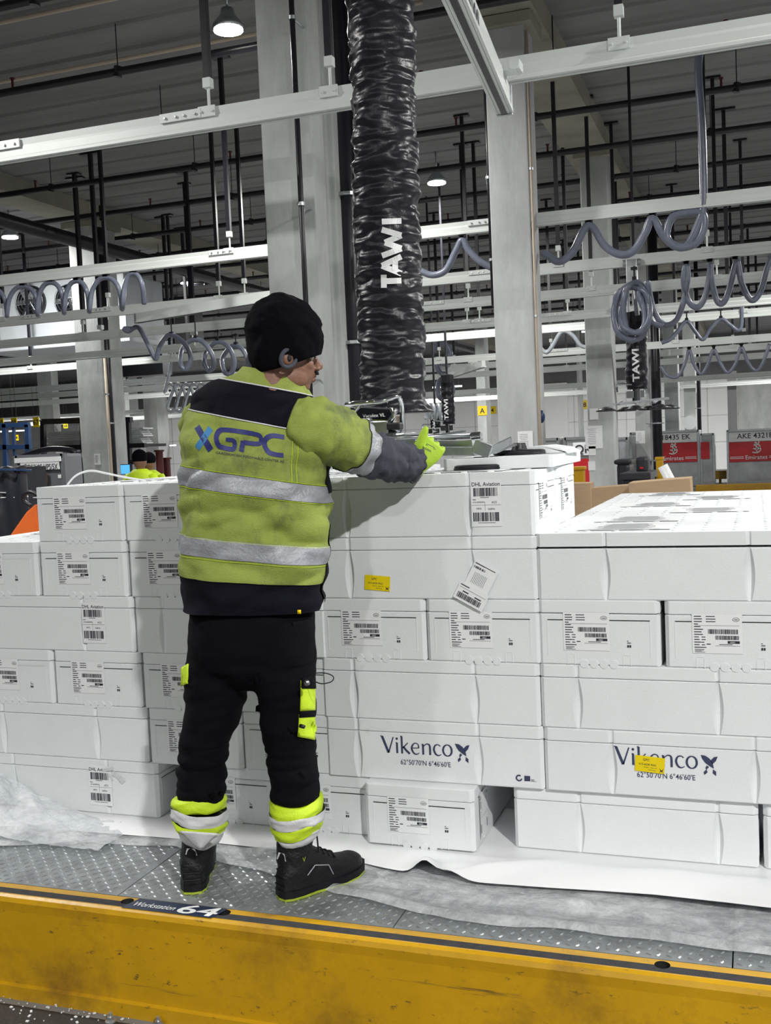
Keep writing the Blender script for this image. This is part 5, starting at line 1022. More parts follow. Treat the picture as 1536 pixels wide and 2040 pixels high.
# torso, hips, legs, arms under the clothes
mb.loft([[P3(cx, y, 3.0)+Vector((math.cos(a)*hw*PXM*.95, math.sin(a)*hd+math.cos(a)*hw*PXM*.3, 0)) for a in [2*PI*k/20 for k in range(20)]] for cx, y, hw, hd in ((505, 1260, 105, .10), (507, 1150, 115, .11), (510, 1000, 115, .115), (512, 880, 118, .115), (520, 810, 95, .095), (535, 780, 50, .07))])
mb.tube([P3(440, 1260, 3), P3(420, 1440, 2.99), P3(396, 1600, 2.98), P3(394, 1720, 2.965)], [.085, .06, .05, .04], 14); mb.tube([P3(565, 1260, 3), P3(572, 1440, 3.01), P3(588, 1600, 3.01), P3(590, 1720, 3.01)], [.085, .06, .05, .04], 14)
mb.tube([P3(610, 840, 3.0), P3(665, 860, 3.02), P3(715, 905, 3.12), P3(780, 915, 3.27), P3(825, 922, 3.37)], [.07, .06, .045, .035, .028], 14)
mb.tube([P3(420, 830, 3.0), P3(400, 880, 3.03), P3(410, 950, 3.14), P3(460, 935, 3.24), P3(520, 925, 3.29)], [.06, .055, .042, .034, .028], 14)
me = remeshed(mb, .0042, 3); setmats(me, ['skin'])
PER = tag(link('person', me), 'worker in a yellow high-visibility jacket and black beanie guiding the lifter over the boxes', 'person')
def pp(mb, name, mats, smooth=True, **k): return mb.build(name, mats, PER, smooth, **k)
# face details
mb = MB(); pts = [hl(.104, s, -.047-.25*s*s/.03) for s in (-.03, -.02, -.01, 0, .01, .02, .03)]; mb.tube(pts, [.003, .006, .0075, .007, .0075, .006, .003], 8); pp(mb, 'moustache', 'hair')
mb = MB(); mb.tube([hl(.100, s, -.060) for s in (-.022, -.01, 0, .01, .022)], [.002, .005, .0045, .005, .002], 8); mb.tube([hl(.100, s, -.071) for s in (-.018, -.01, 0, .01, .018)], [.002, .005, .0055, .005, .002], 8); pp(mb, 'lips', 'lips')
for s in (-1, 1):
    mb = MB(); mb.ell(hl(.076, s*.031, -.006), (.011, .012, .009), 14, R=HM); e = pp(mb, 'eye', 'eye_white')
    mb = MB(); mb.ell(hl(.0845, s*.032, -.006), (.0035, .0055, .0055), 10, R=HM); pp(mb, 'iris', 'hair')
    mb = MB(); mb.tube([hl(.094, s*.016, .012), hl(.094, s*.032, .019), hl(.084, s*.047, .013)], [.003, .004, .002], 6); pp(mb, 'eyebrow', 'hair')
# beanie
HCc = P3(567, 668, 3.0)
BR = Matrix((Fd, Sd, Ud)).transposed()
rows = []; NN = 96
for i in range(0, 56):
    t_ = PI*(i/55)*.985+.01; ring = []
    for j in range(NN):
        a = 2*PI*j/NN; x = math.sin(t_)*math.cos(a); y_ = math.sin(t_)*math.sin(a); z_ = math.cos(t_)
        rr = Vector((x*.122, y_*.112, z_*.128 if z_ > 0 else z_*.175))
        if z_ > 0: rr.x *= 1.03+.03*z_
        fold = noise.noise(Vector((x*2.2, y_*2.2, z_*3.2+4)))*.010+abs(noise.noise(Vector((x*3.4+z_*2, y_*3.4, z_*5))))*-.012
        rr = rr*(1+fold*5.5)
        # knitted crown slouches backwards, brim tilts up to the brow
        rr.x -= .010*max(0, z_)
        lim = -.136+.084*(rr.x+.11)/.22
        if rr.z < lim:
            k = min(1, (lim-rr.z)/.06); rr.z = lim-.004*k; s_ = 1-.10*k; rr.x *= s_; rr.y *= s_
        ring.append(HCc + BR @ rr)
    rows.append(ring)
mb = MB(); mb.loft(rows); bo = pp(mb, 'beanie', 'knit_black')
_bt = BVHTree.FromPolygons([v.co for v in bo.data.vertices], [tuple(p.vertices) for p in bo.data.polygons]); _d = ray(573, 714).normalized(); _h = _bt.ray_cast(EYE, _d); earp = _h[0]+_d*.004
mb = MB(); mb.tube([earp + Fd*(.026*math.cos(a)) + Ud*(.027*math.sin(a)+.006*math.cos(a)) + Sd*(.008-.006*math.cos(a)) for a in [2*PI*k/28 for k in range(29)]], .0065, 10); pp(mb, 'ear_opening', 'sweat_grey')
mb = MB(); mb.ell(earp+Sd*.002, (.019, .008, .021), 14, R=BR); pp(mb, 'ear', 'skin'); mb = MB(); mb.ell(earp+Sd*.009+Fd*.003, (.008, .004, .011), 10, R=BR); pp(mb, 'ear_dark_bud', 'hair')  # small dark ellipsoid at the middle of the ear

# jacket ---------------------------------------------------------------------
LAT = Vector((.955, .295, 0)); DEP = Vector((-.295, .955, 0))
JR = [  # cx, y px, half width px, half depth m, tilt
 (507, 1212, 145, .150, 0.030), (507, 1188, 149, .155, 0.050), (507, 1150, 146, .152, 0.100), (508, 1128, 145, .150, 0.115), (510, 1102, 147, .150, 0.125), (511, 1076, 147, .150, 0.130),
 (511, 1040, 146, .150, 0.140), (512, 1002, 145, .150, 0.160), (512, 964, 144, .150, 0.180), (512, 920, 143, .148, 0.200), (511, 870, 139, .142, 0.220), (512, 838, 136, .135, 0.230), (515, 812, 130, .125, 0.235), (520, 792, 117, .115, 0.220), (527, 776, 98, .102, 0.230), (534, 764, 78, .090, 0.210), (541, 754, 66, .080, 0.210), (545, 742, 59, .076, 0.230)]
def jring(v):     # v in ring index units
    i = min(int(v), len(JR)-2); t = v-i; a, b = JR[i], JR[i+1]; c0 = JR[max(i-1, 0)]; d0 = JR[min(i+2, len(JR)-1)]
    def cr(k): return .5*((2*a[k])+(-c0[k]+b[k])*t+(2*c0[k]-5*a[k]+4*b[k]-d0[k])*t*t+(-c0[k]+3*a[k]-3*b[k]+d0[k])*t**3)
    return [cr(k) for k in range(5)]
def jpt(v, th, off=0.0):
    cx, y, hw, hd, ti = jring(v); c = P3(cx, y, 3.0); ca, sa = math.cos(th), math.sin(th); e = .80
    u = abs(ca)**e*(1 if ca > 0 else -1); w = abs(sa)**e*(1 if sa > 0 else -1)
    p = c + LAT*(u*hw*PXM) + DEP*(w*hd) - Vector((0, 0, 1))*(u*hw*PXM*math.tan(ti))
    nrm = (LAT*(ca/(hw*PXM)) + DEP*(sa/hd)).normalized()
    q = Vector((p.x*1.0, p.y*1.0, p.z))
    amp = .5+.5*min(1, max(0, (len(JR)-3-v)/4))
    d = .019*noise.noise(Vector((q.x*5+q.z*3, q.y*5, q.z*6)))
    d += .022*abs(noise.noise(Vector((q.x*8-q.z*8, q.y*6, q.z*12+3))))-.004
    g = noise.noise(Vector((q.x*14+q.z*10, q.y*9, q.z*24+8))); d += .007*g
    d += -.012*math.exp(-((q.x+1.40+.9*(q.z-1.2))/.045)**2)*math.exp(-((q.z-1.18)/.09)**2)*1.3 + .010*math.exp(-((q.x+1.46+.9*(q.z-1.2))/.05)**2)*math.exp(-((q.z-1.15)/.10)**2)
    d += -.008*math.exp(-((q.x+1.30+1.2*(q.z-1.35))/.03)**2)*math.exp(-((q.z-1.36)/.06)**2)
    return p + nrm*(d*amp+off)
NT = 120
def jsurf(v0, v1, off=0.0, dv=.10, wrap=True, name='x', th=None):
    n = max(1, int(round((v1-v0)/dv))); mb = MB(); ths = [2*PI*k/NT for k in range(NT)] if th is None else th
    R = [[jpt(v0+(v1-v0)*i/n, a, off) for a in ths] for i in range(n+1)]; mb.loft(R, cap=False, closed=th is None); return mb
def vof(y):       # ring index from pixel y on the centre line
    for i in range(len(JR)-1):
        if JR[i][1] >= y >= JR[i+1][1]: return i+(JR[i][1]-y)/(JR[i][1]-JR[i+1][1])
    return len(JR)-1
V = {k: vof(y) for k, y in dict(hem=1212, hemtop=1150, b1=1108, t1=1072, b2=982, t2=947, yoke=842, top=772, col=742).items()}
V['hem'] = 0; V['col'] = len(JR)-1
def pj(mb, name, mats, lb=None):
    o = pp(mb, name, mats)
    if lb: o['label'] = lb
    return o
body_j = pj(jsurf(V['hemtop'], V['yoke'], 0), 'jacket', 'hivis', 'dirty yellow high-visibility jacket back')
mb = jsurf(V['hem'], V['hemtop'], -.002); mb.loft([[jpt(0, 2*PI*k/NT, -.002) for k in range(NT)], [jpt(.02, 2*PI*k/NT, -.03) for k in range(NT)]], cap=True); pj(mb, 'jacket_hem', 'navy_fabric', 'dark navy lower hem of the jacket')
pj(jsurf(V['yoke'], V['top'], .0), 'jacket_yoke', 'navy_fabric', 'black shoulder yoke')
mb = jsurf(V['top'], V['col'], .003); pj(mb, 'collar', 'hivis', 'yellow collar')
mb = MB(); mb.loft([[jpt(V['col'], 2*PI*k/60, -.006+dz_*.0)+Vector((0, 0, dz_)) for k in range(60)] for dz_ in (-.02, .018)]+[[jpt(V['col'], 2*PI*k/60, -.016)+Vector((0, 0, .040)) for k in range(60)]]+[[jpt(V['col'], 2*PI*k/60, -.034)+Vector((0, 0, .034)) for k in range(60)]], cap=False); pj(mb, 'inner_collar', 'sweat_grey')
for a, b, nm in (('b1', 't1', 'lower'), ('b2', 't2', 'upper')): pj(jsurf(V[a], V[b], .0028, dv=.06), 'reflective_band', 'reflective', nm + ' grey reflective band round the jacket')
for y, w in ((842, 5), (772, 5)):
    v_ = vof(y); mb = MB(); mb.tube([jpt(v_, 2*PI*k/NT, .002) for k in range(NT+1)], .0022, 6); pj(mb, 'piping', 'reflective_white')
for y in (1112, 1074, 984, 945, 1150):
    v_ = vof(y); mb = MB(); mb.tube([jpt(v_, 2*PI*k/NT, .0026) for k in range(NT+1)], .0007, 5); pj(mb, 'seam', 'hivis_clean' if y != 1150 else 'navy_fabric')
# stitched side seams on the back
for thd in (-.295, -.322):
    mb = MB(); mb.tube([jpt(V['t2']+(V['yoke']-V['t2'])*k/20, (thd-.02*(1-k/20))*PI, .0015) for k in range(21)], .0010, 5); pj(mb, 'seam', 'hivis_clean')
# sleeves
def sleeve(path, name, mats_cuts, seed):
    P = crom([P3(*p[:3]) for p in path], 8); rs = [v.x for v in crom([(p[3]*PXM, 0, 0) for p in path], 8)]; n = len(P); rings = []; x = None; NS = 56
    for i, p in enumerate(P):
        d = (P[min(i+1, n-1)]-P[max(i-1, 0)]).normalized(); x = d.cross(Vector((0, 0, 1))).normalized() if x is None else (x-d*x.dot(d)).normalized(); y = d.cross(x); ring = []
        for j in range(NS):
            a = 2*PI*j/NS; o = x*math.cos(a)+y*math.sin(a); q = p+o*rs[i]; t_ = i/n
            w = .015*noise.noise(Vector((math.cos(a)*1.2+seed, math.sin(a)*1.2, t_*11+math.cos(a)*2)))+.008*noise.noise(Vector((math.cos(a)*2.5, math.sin(a)*2.5+seed, t_*26)))*(1+t_)
            ring.append(q+o*w)
        rings.append(ring)
    return rings
RS = sleeve([(590, 842, 2.99, 54), (632, 853, 3.0, 56), (665, 868, 3.03, 57), (698, 884, 3.08, 54), (726, 900, 3.14, 49), (755, 910, 3.20, 46), (785, 917, 3.28, 42), (808, 920, 3.33, 38), (824, 922, 3.375, 34)], 'r', None, 1.0)
n = len(RS); k1, k2 = int(n*.39), int(n*.49)
def part_loft(rings, name, m, cap=False, lb=None, off=0):
    mb = MB()
    if off:
        out = []
        for r in rings:
            c = sum((Vector(v) for v in r), Vector())/len(r); out.append([v+(v-c).normalized()*off for v in r])
        rings = out
    mb.loft(rings, cap=cap); return pj(mb, name, m, lb)
part_loft(RS[:k1+1], 'sleeve', 'hivis', True, 'yellow right sleeve'); part_loft(RS[k1:k2+1], 'sleeve_band', 'reflective', lb='grey reflective band on the right sleeve', off=.003); part_loft(RS[k2:], 'sweater_sleeve', 'sweat_grey', True, 'grey sweater forearm')
LS = sleeve([(430, 825, 3.0, 52), (408, 850, 3.02, 50), (405, 890, 3.08, 48), (415, 930, 3.16, 44), (450, 938, 3.24, 38), (490, 932, 3.27, 34), (518, 926, 3.29, 28)], 'l', None, 5.0)
k1, k2 = int(len(LS)*.55), int(len(LS)*.66); part_loft(LS[:k1+1], 'sleeve', 'hivis', True); part_loft(LS[k1:k2+1], 'sleeve_band', 'reflective', off=.003); part_loft(LS[k2:], 'sweater_sleeve', 'sweat_grey', True)
# dark side gusset / front panel edge on the right
mb = MB(); mb.loft([[jpt(vof(y), th_, .004) for th_ in (-.11, -.05, 0.0, .06, .2, .5)] for y in range(1196, 1020, -8)], closed=False, cap=False); pj(mb, 'front_panel', 'navy_fabric', 'dark front panel edge at the right side')
mb = MB(); mb.loft([[jpt(vof(y), th_, .004) for th_ in (-.20, -.10, 0.0, .1)] for y in range(962, 900, -6)], closed=False, cap=False); pj(mb, 'underarm_gusset', 'navy_fabric')
# logo on the back
jt = tree_of(body_j); U = []
def jmap(ps, ox, oy, sx, sy, sl=.125):     # 2D units -> pixels on the back, sloping with the shoulders
    return [[(ox+u*sx, oy-v*sy+u*sx*sl) for u, v in p] for p in ps]
def decal(ps, name, m):
    mb = MB()
    for q in cast_polys(ps, jt, .0018): mb.add(q, [tuple(range(len(q)))])
    if mb.v: pj(mb, name, m)
Xm = ribbon([(0, 1), (.28, .98), (.5, .5), (.72, .02), (1, 0)], .26, 6)
decal(jmap(ribbon([(.12, 1), (.5, .5), (.88, 0)], .34, 8, False), 388, 893, 36, 44), 'logo_mark', 'logo_navy'); decal(jmap(ribbon([(.88, 1), (.5, .5), (.12, 0)], .30, 8, False), 388, 893, 36, 44), 'logo_mark', 'logo_blue')
G = []
G += ribbon([(2.05, .90), (1.5, .92), (.6, .92), (.25, .82), (.10, .5), (.22, .16), (.5, .08), (.98, .08), (1.02, .45), (.60, .47)], [.21, .22, .22, .25, .25, .25, .23, .22, .20, .18], 8)
G += ribbon([(2.0, .90), (2.35, .84), (2.42, .62), (2.25, .46), (1.50, .44)], .21, 8); G += ribbon([(1.50, .50), (1.44, .25), (1.40, .0)], .25, 6)
G += ribbon([(3.62, .92), (3.0, .92), (2.66, .72), (2.60, .45), (2.78, .16), (3.1, .07), (3.58, .07)], [.21, .22, .25, .25, .25, .22, .21], 8)
decal(jmap(G, 427, 893, 38.5, 43), 'logo_lettering', 'logo_navy')
decal(jmap(text2d('GARDERMOEN PERISHABLE CENTER AS', .16, 0, 3.4), 430, 904, 40, 44, .135), 'logo_small_lettering', 'sweat_grey')

# trousers -------------------------------------------------------------------
mb = MB()
def ov(cx, y, hw, hd, Y=3.0, n=24): return [P3(cx, y, Y)+LAT*(math.cos(2*PI*k/n)*hw*PXM)+DEP*(math.sin(2*PI*k/n)*hd) for k in range(n)]
mb.loft([ov(503, 1160, 128, .12), ov(502, 1230, 129, .135), ov(502, 1290, 131, .14), ov(503, 1325, 118, .12), ov(503, 1350, 90, .09), ov(503, 1372, 50, .05)])
mb.loft([ov(440, 1230, 60, .10), ov(436, 1300, 66, .115), ov(433, 1370, 66, .105, 2.99), ov(420, 1440, 60, .095, 2.985), ov(407, 1485, 50, .085, 2.98), ov(402, 1530, 50, .08, 2.975), ov(401, 1570, 52, .085, 2.97), ov(399, 1592, 50, .085, 2.97)])
mb.loft([ov(562, 1230, 62, .10), ov(565, 1300, 67, .115), ov(569, 1370, 63, .105, 3.0), ov(572, 1440, 56, .095, 3.005), ov(578, 1485, 51, .085, 3.01), ov(586, 1530, 51, .08, 3.01), ov(590, 1570, 51, .085, 3.01), ov(591, 1592, 50, .085, 3.01)])
me = remeshed(mb, .0058, 16); setmats(me, ['trouser_fabric'])
for v in me.vertices:
    q = v.co; k = 1 if q.z < .75 else .45
    fold = .011*noise.noise(Vector((q.x*7+q.z*5, q.y*7, q.z*13)))+.006*noise.noise(Vector((q.x*12-q.z*14, q.y*12, q.z*26)))+(.010*noise.noise(Vector((q.x*5, q.y*5, q.z*38))) if q.z < .48 else 0)
    v.co = q + Vector(v.normal)*fold*k
TR = link('trousers', me, PER)
def cuff(cx, Y, tops, name):
    for i, (y0, y1, m, hw0, hw1, seed) in enumerate(tops):
        R = []; N2 = 48
        for s in range(9):
            t_ = s/8; y = y0+(y1-y0)*t_; hw = hw0+(hw1-hw0)*t_+2.5*math.sin(PI*t_); ring = []
            for k in range(N2):
                a = 2*PI*k/N2; w = 1+.07*noise.noise(Vector((math.cos(a)*1.6+seed, math.sin(a)*1.6, t_*2+i)))+.03*noise.noise(Vector((math.cos(a)*4, math.sin(a)*4+seed, t_*5+i)))
                dy = 7*math.sin(a+seed)+6*noise.noise(Vector((math.cos(a)*1.4, math.sin(a)*1.4, seed+i*.4)))
                ring.append(P3(cx+i*1.0, y+dy, Y)+LAT*(math.cos(a)*hw*PXM*w)+DEP*(math.sin(a)*hw*PXM*1.05*w))
            R.append(ring)
        mb = MB(); mb.loft(R, cap=(i in (0, len(tops)-1))); o = pj(mb, name, m, 'yellow trouser cuff band' if 'hivis' in m else 'silver trouser cuff band')
cuff(397, 2.97, [(1588, 1612, 'hivis_clean', 54, 55, .3), (1610, 1634, 'reflective_white', 57, 56, .9), (1632, 1652, 'hivis_clean', 56, 50, 1.4), (1650, 1672, 'reflective_white', 49, 40, 1.9)], 'trouser_cuff')
cuff(590, 3.01, [(1588, 1614, 'hivis_clean', 52, 55, 3.3), (1612, 1634, 'reflective_white', 56, 54, 3.9), (1632, 1656, 'hivis_clean', 54, 48, 4.4), (1654, 1678, 'reflective_white', 47, 36, 4.9)], 'trouser_cuff')
mb = MB(); Yc = 2.87
def cflap(u, v): 
    xl = 358+(396-358)*v; xr = 436+(402-436)*v; y = 1655+34*v+5*u*(1-v); return P3(xl+(xr-xl)*u, y, Yc-.012*math.sin(PI*u))
mb.grid(cflap, 10, 8); o = pj(mb, 'cuff_flap', 'reflective_white', 'pointed silver flap over the left boot'); sm = o.modifiers.new('s', 'SOLIDIFY'); sm.thickness = .004
# thigh pocket, badge, cord
def patch(poly, tree, name, m, off=.004, n=1, lb=None):
    (x0, y0), (x1, y1), (x2, y2), (x3, y3) = poly; K = 8; mb = MB(); last = None
    for i in range(K+1):
        for j in range(K+1):
            u, v = i/K, j/K; X = (x0*(1-u)+x1*u)*(1-v)+(x3*(1-u)+x2*u)*v; Y_ = (y0*(1-u)+y1*u)*(1-v)+(y3*(1-u)+y2*u)*v
            d = ray(X, Y_).normalized(); h = tree.ray_cast(EYE, d); g_ = h[0] if h[0] is not None and h[0].y < 3.25 else None
            if g_ is None: g_ = EYE+d*((last-EYE).length+.004) if last is not None else None
            else: last = g_
            if g_ is None: g_ = at(X, Y_, 2.95)
            mb.v.append(tuple(g_-d*(off+.004*math.sin(PI*u)*math.sin(PI*v))))
    for i in range(K):
        for j in range(K): q = i*(K+1)+j; mb.f.append((q, q+1, q+K+2, q+K+1)); mb.m.append(0)
    o = pj(mb, name, m, lb); s_ = o.modifiers.new('s', 'SOLIDIFY'); s_.thickness = .006; s_.offset = 1; return o
tt_ = tree_of(TR)
patch([(601, 1355), (629, 1352), (629, 1418), (599, 1418)], tt_, 'thigh_pocket', 'hivis_clean', .010, lb='upper yellow thigh pocket')
patch([(597, 1424), (629, 1424), (628, 1474), (594, 1468)], tt_, 'thigh_pocket', 'hivis_clean', .010, lb='lower yellow thigh pocket')
patch([(602, 1350), (629, 1348), (630, 1372), (602, 1372)], tt_, 'pocket_flap', 'trouser_fabric', .015)
patch([(598, 1417), (629, 1415), (629, 1428), (597, 1430)], tt_, 'pocket_strap', 'trouser_fabric', .014)
patch([(361, 1330), (374, 1322), (372, 1362), (360, 1368)], tt_, 'thigh_pocket', 'hivis_clean', .010, lb='yellow pocket edge on the left thigh')
q = P3(612, 1360, 2.88); mb = MB(); mb.tube([q, q+Vector((0, -.006, 0))], .009, 14); pj(mb, 'snap_button', 'satin_steel')
mb = MB(); mb.tube(crom([P3(612, 1352, 2.92), P3(625, 1342, 2.91), P3(648, 1341, 2.9), P3(664, 1348, 2.9), P3(660, 1358, 2.9), P3(640, 1362, 2.9), P3(622, 1355, 2.91)]), .0018, 6); pj(mb, 'pocket_cord', 'rubber_black')
mb = MB(); mb.tube([P3(598, 1446, 2.89), P3(606, 1448, 2.885)], [.006, .006], 10); pj(mb, 'cord_lock', 'rubber_black')
mb = MB(); q = P3(596, 1219, 2.87); mb.box(q, (.011, .003, .012)); pj(mb, 'orange_tab', 'sign_yellow', 'small orange tag at the jacket hem')

# boots -----------------------------------------------------------------------
def boot(heel, dirv, shaft, name, roll=0.0):
    d = Vector((dirv[0], dirv[1], 0)).normalized(); s = Vector((d.y, -d.x, 0)); up = Vector((0, 0, 1)); h = Vector(heel)
    def L(a, b, c): return h + d*a + s*b + up*c
    mb = MB(); N2 = 24
    secs = [(-.006, .028, .090), (.012, .038, .125), (.05, .044, .165), (.10, .044, .158), (.14, .045, .132), (.175, .048, .108), (.21, .051, .092), (.25, .050, .084), (.282, .041, .070), (.304, .022, .048)]
    for pas in (0,):
        rings = []
        for a, w, hh in secs:
            rings.append([L(a, math.cos(2*PI*k/N2)*w, .022+(hh-.022)*(.5+.5*math.sin(2*PI*k/N2)) if math.sin(2*PI*k/N2) > -.2 else .024) for k in range(N2)])
        mb.loft(rings)
    shp = [Vector(p) for p in shaft]
    rr = [.054, .057, .059, .060, .060][:len(shp)]
    mb.tube([L(.055, 0, .05)]+shp, [.048]+rr, 22)
    mb.ell(L(.256, 0, .048), (.050, .049, .038), 18, R=Matrix((d, s, up)).transposed())
    me = remeshed(mb, .0035, 6)
    for v in me.vertices:
        q = v.co; v.co = q+Vector(v.normal)*.0022*noise.noise(Vector((q.x*22, q.y*22, q.z*55)))
    setmats(me, ['boot_leather']); b = link(name, me, PER)
    out = []
    prof = [(-.010, .0), (-.004, .028), (.02, .040), (.06, .044), (.11, .041), (.16, .046), (.21, .053), (.26, .050), (.295, .034), (.312, .012)]
    poly = [(a, w) for a, w in prof]+[(a, -w) for a, w in reversed(prof[1:])]
    spring = lambda a: .016*max(0, (a-.20)/.11)**1.6
    def sole(z0, z1, grow, nm, m):
        mb = MB(); R = []
        for z, g in ((z0, -.003), (z0+.003, 0), (z1, 0)): R.append([L(a+(grow if a > .15 else -grow)*.5, w*(1+grow*12)*(1+g*8), z+spring(a)) for a, w in poly])
        mb.loft(R); o = mb.build(nm, m, b); return o
    sole(.001, .012, .002, 'outsole', 'lime_rubber'); sole(.009, .032, .0035, 'midsole', 'boot_sole')
    # heel reflector, collar seam and eyelet strip
    mb = MB(); q = L(-.022, 0, .155) ; c2 = shp[0].lerp(shp[min(1, len(shp)-1)], .0)
    bt = BVHTree.FromPolygons([v.co for v in me.vertices], [tuple(p.vertices) for p in me.polygons])
    def onb(a, bb, c, frm):
        o_ = L(a, bb, c); h_ = bt.ray_cast(o_+frm*.3, -frm); return h_[0]+frm*.002 if h_[0] else o_
    back = -d
    q = [onb(0, x_, z_, back) for x_, z_ in ((-.020, .125), (.020, .125), (.013, .148), (-.013, .148))]; mb.add(q, [(0, 1, 2, 3)]); o = mb.build('heel_reflector', 'reflective_white', b)
    mb = MB(); pts = [onb(a, 0, c, s) for a, c in ((.070, .072), (.10, .096), (.15, .084), (.165, .050))]; mb.tube([pts[i].lerp(pts[i+1], j/6) for i in range(3) for j in range(7)], .0018, 6); mb.build('side_piping', 'reflective', b)
    mb = MB()
    for k in range(5): 
        a = .185-.020*k; mb.tube(crom([onb(a, -.030, .10, up), onb(a+.006, 0, .10, up)+up*.002, onb(a, .030, .10, up)]), .0028, 6)
    mb.build('laces', 'boot_sole', b)
    mb = MB(); mb.flat(text2d('V', .022, .003), lambda u, v: onb(.055+u*.9, 0, .118+v, s)); mb.build('side_mark', 'lime_rubber', b)
    mb = MB()
    for k in range(3): mb.tube([onb(-.01+.0, x_, .048+k*.022, back) for x_ in (-.026, -.013, 0, .013, .026)], .0022, 6)
    mb.build('heel_ridge', 'boot_sole', b)
    return b
boot((-1.742, 2.905, .001), (-.40, .92), [P3(396, 1722, 2.965), P3(396, 1690, 2.965), P3(398, 1650, 2.968), P3(400, 1615, 2.97)], 'boot')
boot((-1.44, 2.935, .001), (.56, .83), [P3(584, 1710, 2.985), P3(586, 1685, 2.995), P3(590, 1650, 3.0), P3(591, 1615, 3.005)], 'boot')

# gloves ----------------------------------------------------------------------
def glove(wr, kn, across, palmn, curl, thumb, name, k_=1.0):
    """wr wrist, kn knuckle centre, across index->little direction, palmn back-of-hand normal"""
    wr, kn, across, bn = Vector(wr), Vector(kn), Vector(across).normalized(), Vector(palmn).normalized(); d = (kn-wr).normalized(); across = (across-d*across.dot(d)).normalized(); bn = across.cross(d); bn = bn if bn.dot(Vector(palmn)) > 0 else -bn
    mb = MB(); N2 = 18; R = []
    for t_, w, th in ((-.30, .033, .030), (0, .033, .026), (.3, .040, .024), (.65, .046, .021), (1.0, .045, .017), (1.08, .038, .012)):
        c = wr.lerp(kn, t_); R.append([c+across*math.cos(2*PI*k/N2)*w*k_+bn*math.sin(2*PI*k/N2)*th*k_ for k in range(N2)])
    mb.loft(R); tips = MB()
    for i, (o_, ln) in enumerate(((-.034*k_, .92*k_), (-.0115*k_, 1.0*k_), (.0115*k_, .94*k_), (.034*k_, .78*k_))):
        p = kn+across*o_-bn*.002; dirn = d.copy(); sgn_ = -1 if (Matrix.Rotation(.5, 3, across) @ d).dot(bn) > 0 else 1; pts = [p-d*.02, p]; 
        for sgl, cu in ((.042*ln, curl[0]), (.028*ln, curl[1]), (.022*ln, curl[2])):
            dirn = (Matrix.Rotation(cu*sgn_, 3, across) @ dirn) if True else dirn
            p = p+dirn*sgl; pts.append(p)
        mb.tube(crom(pts[:4], 4), [.0105]*13, 12) if False else mb.tube(crom(pts, 4), [.0112, .0112, .0112, .0112, .0112, .011, .011, .0108, .0108, .0106, .0104, .010, .0098, .0096, .0092, .009, .008], 12)
        mb.ell(pts[-1], (.0085, .0085, .0085), 10); tips.tube(crom(pts[2:], 4), .0125, 12); tips.ell(pts[-1], (.0118, .0118, .0118), 10)
    mb.tube(crom([wr.lerp(kn, .25)-across*.025-bn*.006]+[Vector(q) for q in thumb], 4), [.018, .018, .0175, .017, .0165, .016, .015, .0145, .014, .0135, .013, .012, .011][:4*len(thumb)+1], 12); mb.ell(Vector(thumb[-1]), (.0108, .0108, .0108), 10)
    me = remeshed(mb, .0026, 3); setmats(me, ['glove_green']); g = link(name, me, PER); g['label'] = 'bright green work glove'
    me2 = remeshed(tips, .003, 2); setmats(me2, ['rubber_black']); c_ = link('coated_fingertips', me2, g); c_['label'] = 'black rubber coating on fingers'
    mb = MB(); mb.tube([wr-d*.055, wr-d*.03, wr-d*.008], [.036, .037, .036], 20); pj(mb, 'glove_cuff', 'rubber_black')
    return g, d, bn
wr = P3(829, 926, 3.39); kn = P3(862, 884, 3.43)
g, gd, gb = glove(wr, kn, P3(884, 900, 3.44)-P3(846, 872, 3.42), (-.2, -1, .1), (1.15, 1.2, .7), [P3(834, 892, 3.385), P3(841, 871, 3.385), P3(848, 855, 3.39)], 'glove', 1.12)
gt = BVHTree.FromPolygons([v.co for v in g.data.vertices], [tuple(p.vertices) for p in g.data.polygons])
mb = MB()
for q in cast_polys([[(842+u*1.0, 893-v*1.0+u*.5) for u, v in p] for p in text2d('SHOWA', 6.5, .02, 17)]+[[(848+u, 886-v+u*.5) for u, v in p] for p in [rect(0, 0, 20, 1.2), rect(2, 2.6, 16, 1.2)]], gt, .0012): mb.add(q, [tuple(range(len(q)))])
if mb.v: pj(mb, 'glove_print', 'ink')
glove(P3(520, 926, 3.30), P3(548, 925, 3.34), (0, -.2, -1), (-.4, -1, .2), (.5, .5, .4), [P3(528, 912, 3.31), P3(536, 902, 3.33), P3(546, 898, 3.34)], 'glove')
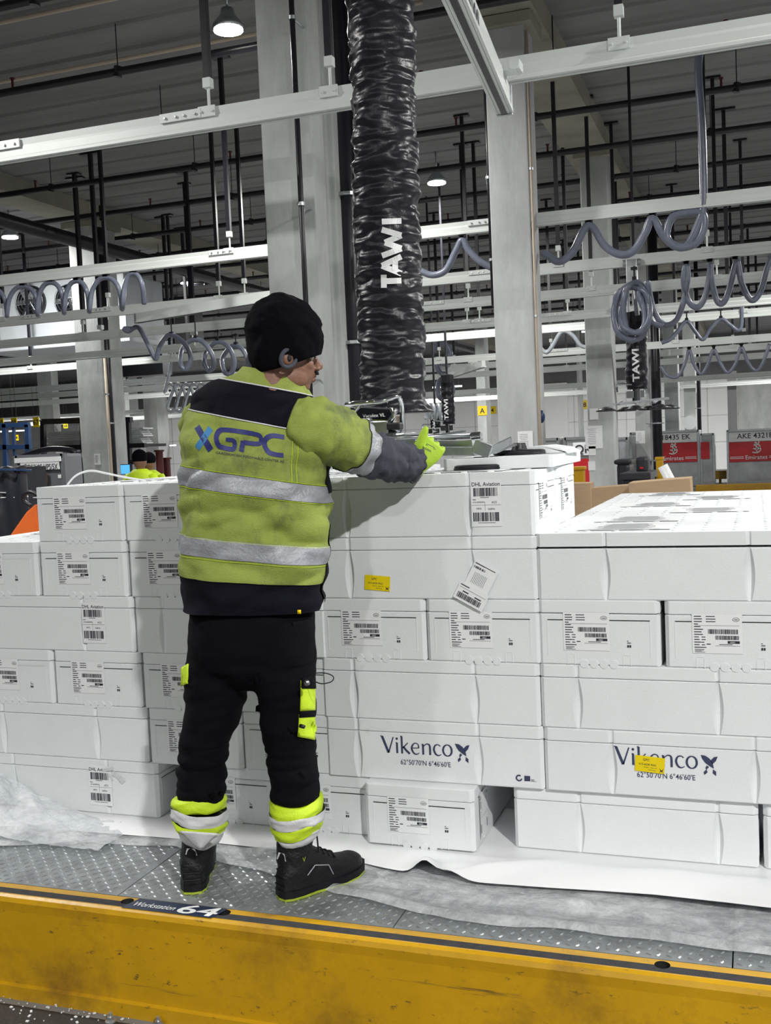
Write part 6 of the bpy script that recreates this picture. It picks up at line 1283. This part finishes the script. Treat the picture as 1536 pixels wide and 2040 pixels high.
# distant workers ---------------------------------------------------------------
def far_worker(px, py_head, Y, label, logo):
    h = at(px, py_head, Y); x = h.x; zt = h.z+.10; H = zt-FLOOR; s = H/1.8; B = FLOOR
    z = lambda q: B+q*s
    mb = MB(); mb.ell((x, Y, z(1.61)), (.085*s, .10*s, .12*s), 18); mb.tube([(x, Y, z(1.57)), (x, Y, z(1.45))], .055*s, 14)
    mb.loft([[(x+math.cos(a)*w*s, Y+math.sin(a)*dd*s, z(q)) for a in [2*PI*k/20 for k in range(20)]] for q, w, dd in ((.85, .15, .10), (1.0, .15, .10), (1.2, .17, .11), (1.38, .19, .11), (1.46, .12, .08))])
    for sd in (-1, 1):
        mb.tube([(x+sd*.17*s, Y, z(1.38)), (x+sd*.24*s, Y+.02, z(1.12)), (x+sd*.20*s, Y+.25*s, z(1.08))], [.055*s, .045*s, .035*s], 12); mb.ell((x+sd*.20*s, Y+.30*s, z(1.08)), (.03*s, .06*s, .02*s), 10)
        mb.tube([(x+sd*.09*s, Y, z(.9)), (x+sd*.10*s, Y, z(.48)), (x+sd*.10*s, Y, z(.08))], [.09*s, .06*s, .045*s], 14); mb.ell((x+sd*.10*s, Y+.06*s, z(.05)), (.05*s, .13*s, .05*s), 12)
    me = remeshed(mb, .014, 2); setmats(me, ['skin']); o = tag(link('person', me), label, 'person', 'two distant workers in yellow')
    mb = MB(); mb.loft([[(x+math.cos(a)*w*s, Y+math.sin(a)*dd*s, z(q)) for a in [2*PI*k/24 for k in range(24)]] for q, w, dd in ((.82, .19, .14), (1.1, .195, .145), (1.36, .215, .145), (1.44, .18, .12), (1.50, .085, .08))])
    for sd in (-1, 1): mb.tube([(x+sd*.15*s, Y, z(1.41)), (x+sd*.235*s, Y, z(1.26)), (x+sd*.265*s, Y+.02, z(1.14))], [.075*s, .075*s, .07*s], 14)
    mb.build('jacket', 'hivis_clean', o, True)
    mb = MB(); mb.loft([[(x+math.cos(a)*.202*s, Y+math.sin(a)*.15*s, z(q)) for a in [2*PI*k/24 for k in range(24)]] for q in (.92, .97)], cap=False); mb.build('reflective_band', 'reflective_white', o, True)
    mb = MB(); mb.ell((x, Y-.005, z(1.655)), (.10*s, .112*s, .105*s), 16); mb.build('cap', 'knit_black', o, True)
    mb = MB()
    for sd in (-1, 1): mb.tube([(x+sd*.085*s, Y, z(.92)), (x+sd*.10*s, Y, z(.48)), (x+sd*.10*s, Y, z(.07))], [.11*s, .08*s, .07*s], 14)
    mb.build('trousers', 'trouser_fabric', o, True)
    if logo: mb = MB(); mb.flat(text2d('GPC', .10*s, .01, .24*s), lambda u, v: (x+u-.12*s, Y-.16*s, z(1.24)+v)); mb.build('back_print', 'logo_navy', o)
far_worker(278, 903, 12.6, 'nearer distant worker in a yellow shirt seen from behind at the monitor', True)
far_worker(296, 908, 13.3, 'farther distant worker half hidden behind the other one', False)
